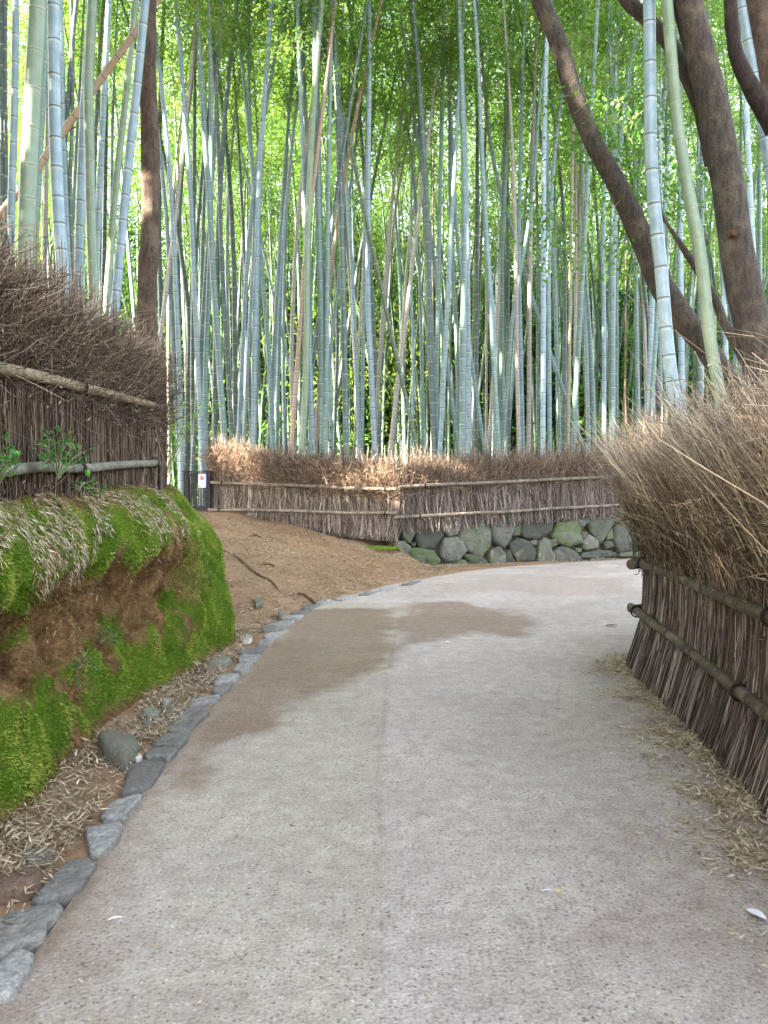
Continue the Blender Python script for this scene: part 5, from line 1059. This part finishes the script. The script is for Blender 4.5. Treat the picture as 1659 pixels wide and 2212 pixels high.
b0 = W(360, 1040, 8.9); plant('shrub', 'pale feathery green shrub beside the end of the left fence', b0, [W(x, y, 8.9) for x, y in [(355, 920), (370, 940), (385, 960), (350, 960), (395, 925)]], (.03, .06), (.008, .014), M['plantleaf'], 6)
b0 = onwall(*crop([(738, 752)], 1200, 1250, .5425)[0])+wn*.06; plant('weed', 'tiny bright green weed growing on top of the boulder wall', b0, [b0+np.array([dx, -.05, dz]) for dx, dz in ((-.1, .12), (.08, .12), (0, .17), (.12, .05))], (.05, .09), (.025, .04), M['brightleaf'], 2)
# bare thin stems on the bank
for lab, pl in (('thin bare dark stem arching over the upper left of the bank', [(0, 1170), (60, 1100), (120, 1050), (160, 1010), (165, 985)]), ('thin bare stem leaning over the middle of the bank crest', [(265, 1120), (290, 1085), (330, 1040), (375, 990)])):
    P_ = [onL(x, y, .55 if k == 0 else .45) for k, (x, y) in enumerate(pl)]; g = Geo(); g.tubes(catmull(P_, 14)[None], np.linspace(.0032, .0015, 14)[None], 5); o = g.obj('bare_stem', M['barkD']); tag(o, lab, 'stem')
# ferns on lower bank
for (px_, py_, lab) in ((215, 1385, 'small pale fern frond growing low on the bank face'), (150, 1440, 'tiny fern tuft under the dark hollow of the bank')):
    d = ray(px_, py_); bi_ = None; best = 9
    q = BV[60:280, 5:60].reshape(-1, 3); dd = q-[0, 0, CH]; un = unit(dd); e_ = np.linalg.norm(np.cross(un, unit(d)), axis=1); b0 = q[np.argmin(e_)]
    b0 = b0+np.array([.03, 0, 0]); plant('fern', lab, b0, [b0+np.array([.08*math.cos(a)+.06, -.1*math.sin(a), .1*math.sin(a*1.3)]) for a in (0, 1, 2, 3.5, 5)], (.012, .028), (.005, .01), M['plantleaf'], 7, 'fern')
# roots in the dirt slope
for lab, pl in (('long thin root snaking across the dirt slope', [(395, 930), (470, 970), (540, 1030), (610, 1080), (680, 1120), (710, 1160)]), ('short dark root poking out beside the kerb bend', [(830, 1185), (870, 1195), (910, 1225), (930, 1245)]), ('short dark twig on the upper dirt slope', [(545, 850), (575, 838), (610, 850)]), ('pale buried root near the middle of the dirt', [(610, 1020), (650, 1008), (690, 1022)])):
    pts = []
    for x, y in crop(pl, 500, 1250, .5425):
        d = ray(x, y); lo, hi = 8., 17.
        for t_ in np.linspace(8, 17, 300):
            p = np.array([0, 0, CH])+d*(t_/d[1])
            if p[2] <= th(np.array([p[0]]), np.array([p[1]]))[0]+.012: break
        pts.append(p)
    g = Geo(); C_ = catmull(pts, 20); C_[:, 2] += (vn(C_, 6)-.5)*.02+.004; g.tubes(C_[None], (.02*np.sin(np.linspace(.4, 2.9, 20))+.004)[None], 7); o = g.obj('tree_root', M['barkL']); tag(o, lab, 'root', 'roots in the dirt slope')
# moss clumps at foot of the far fence
def tuft(c, r, N, lab):
    a = rng.uniform(0, 2*math.pi, N); q = np.sqrt(rng.random(N)); P = np.array(c)+np.stack([np.cos(a)*q*r[0], np.sin(a)*q*r[1], (1-q*q)*r[2]], 1); D = unit(np.array([0, 0, 1.])+rdir(N)*.7); S = unit(np.cross(D, rdir(N))); g = Geo(); g.leaves(P, D, S, rng.uniform(.02, .06, N), rng.uniform(.008, .014, N), np.clip(rng.normal(.55, .2, N), 0, 1)); tag(g.obj('moss_clump', M['moss']), lab, 'moss', kind='stuff')
def gh(px_, py_):
    d = ray(px_, py_)
    for t_ in np.linspace(9, 17.5, 500):
        p = np.array([0, 0, CH])+d*(t_/d[1])
        if p[2] <= th(np.array([p[0]]), np.array([p[1]]))[0]: break
    return p
tuft(gh(730, 1158)+[0, 0, 0], (.28, .14, .12), 3500, 'round green moss hummock at the foot of far fence')
tuft(gh(810, 1187), (.5, .22, .03), 3500, 'flat green moss patch beside the left end of wall')
# leaves on the path as things
def bigleaf(px_, py_, L, Wd, ang, mat, lab, t_=.9):
    c = G(px_, py_, .012); c0 = c.copy(); u = np.linspace(0, 1, 9); w_ = Wd*.5*np.sin(np.pi*u**.8)**.8; D = np.array([math.cos(ang), math.sin(ang), 0]); S = np.array([-D[1], D[0], 0]); P = c+np.outer(u*L, D)
    P[:, 2] += .006*np.sin(u*math.pi); A_ = P+S*w_[:, None]+[0, 0, .004]; B_ = P-S*w_[:, None]+[0, 0, .004]; V = np.stack([A_, P, B_], 1).reshape(-1, 3)
    f = [[3*k, 3*k+1, 3*k+4, 3*k+3] for k in range(8)]+[[3*k+1, 3*k+2, 3*k+5, 3*k+4] for k in range(8)]
    g = Geo(); g.add(V, f, t_); shift(g, c0); o = g.obj('fallen_leaf', mat); o.location = c0; tag(o, lab, 'leaf', 'single leaves on the path')
n = NT('white_leaf'); n.bsdf((.75, .74, .76), .6); M['wleaf'] = n.m
n = NT('yellow_leaf'); n.bsdf((.6, .5, .08), .6); M['yleaf'] = n.m
bigleaf(1612, 1965, .085, .04, -1.1, M['wleaf'], 'white oval leaf on the path near the right edge'); bigleaf(232, 1990, .055, .012, .35, M['wleaf'], 'slim white leaf lying on the lower left of the path')
bigleaf(1205, 1930, .03, .014, .8, M['yleaf'], 'small yellow leaf in the lower right part of the path'); bigleaf(1170, 1927, .045, .007, .05, M['wleaf'], 'thin pale leaf just left of the yellow leaf')
bigleaf(1308, 1352, .16, .06, .3, M['rootlet'], 'dark brown curled leaf on the path near fence end', .2); bigleaf(1390, 1440, .05, .015, .2, M['litter'], 'pale straw leaf near the fence litter')
bigleaf(960, 1388, .07, .04, .2, M['wleaf'], 'small white leaf scrap lying beyond the middle of the path')

# ------------------------------------------------------------------ added unseen leaf screen shading the path, holes place the sun flecks
uu = unit(np.cross(SUN, [0, 0, 1.])); vv = unit(np.cross(uu, SUN)); C0 = np.array([.5, 9.5, 4.0])+SUN*17
if uu[1] < 0: uu = -uu
N = 480000; a = rng.uniform(-16, 15, N); b = rng.uniform(-7.5, 12.5, N); c = rng.uniform(-1.6, 1.6, N)
P = C0+a[:, None]*uu+b[:, None]*vv+c[:, None]*SUN
nf = fbm(np.stack([a, b, a*0], 1), .75, 3); keep = (nf > .08+.02*rng.random(N)+.22*sstep(4, 12.5, b))&(P[:, 2] > 1.0)
holes = [(520, 978, 16.7, .22), (530, 1005, 16.7, .16), (735, 1040, 16.2, .1), (800, 965, 16.0, .16), (820, 1000, 16.0, .2), (812, 1035, 16.0, .15), (850, 1020, 16.0, .1), (880, 975, 16.3, .14), (935, 985, 16.5, .12),
 (660, 470, 18.3, .2), (1300, 870, 19.0, .25), (1240, 900, 19, .1), (1415, 925, 6.6, .12), (1075, 1000, 19, .12), (790, 590, 20, .25), (1400, 560, 20, .3), (985, 500, 19, .2), (160, 330, 9, .12), (455, 270, 14, .2), (1215, 90, 9.8, .16), (1120, 760, 19, .2), (310, 430, 12, .12), (700, 150, 18, .3)]
for px_, py_, Y_, r_ in holes:
    p = W(px_, py_, Y_); d = P-p; t_ = d@SUN; keep &= np.linalg.norm(d-t_[:, None]*SUN, axis=1) > r_*(.6+1.0*vn(P, 4.5))+.2
P = P[keep]; n_ = len(P); D = rdir(n_); S = unit(np.cross(D, rdir(n_))); g = Geo(); g.leaves(P, D, S, rng.uniform(.18, .3, n_), rng.uniform(.1, .17, n_), rng.random(n_))
tag(g.obj('shade_screen', M['leaf']), 'unseen leaf screen added beside the path to shade it', 'foliage', kind='stuff')

# ------------------------------------------------------------------ light
w = bpy.data.worlds.new('World'); sc.world = w; w.use_nodes = True; nt_ = w.node_tree; nt_.nodes.clear()
o = nt_.nodes.new('ShaderNodeOutputWorld'); bg = nt_.nodes.new('ShaderNodeBackground'); sk = nt_.nodes.new('ShaderNodeTexSky'); sk.sky_type = 'NISHITA'; sk.sun_disc = False
el = math.asin(SUN[2]); sk.sun_elevation = el; sk.sun_rotation = math.atan2(SUN[0], SUN[1]); sk.air_density = 1.0; sk.dust_density = 3.0; sk.ozone_density = 1.0
bg.inputs[1].default_value = .11; hs = nt_.nodes.new('ShaderNodeHueSaturation'); hs.inputs['Saturation'].default_value = .5; nt_.links.new(sk.outputs[0], hs.inputs['Color']); nt_.links.new(hs.outputs[0], bg.inputs[0]); nt_.links.new(bg.outputs[0], o.inputs[0])
sl = bpy.data.lights.new('sun', 'SUN'); sl.energy = 5.0; sl.angle = math.radians(.5); sl.color = (1, .88, .7); so = link('sun', sl); so.rotation_euler = Vector(SUN).to_track_quat('Z', 'Y').to_euler()
sc.view_settings.view_transform = 'Standard'; sc.view_settings.look = 'None'; sc.view_settings.gamma = 1.0; sc.view_settings.exposure = 4.05
sc.cycles.use_denoising = True; sc.cycles.max_bounces = 8; sc.cycles.diffuse_bounces = 4; sc.cycles.transmission_bounces = 6; sc.cycles.transparent_max_bounces = 4; sc.cycles.sample_clamp_indirect = 6
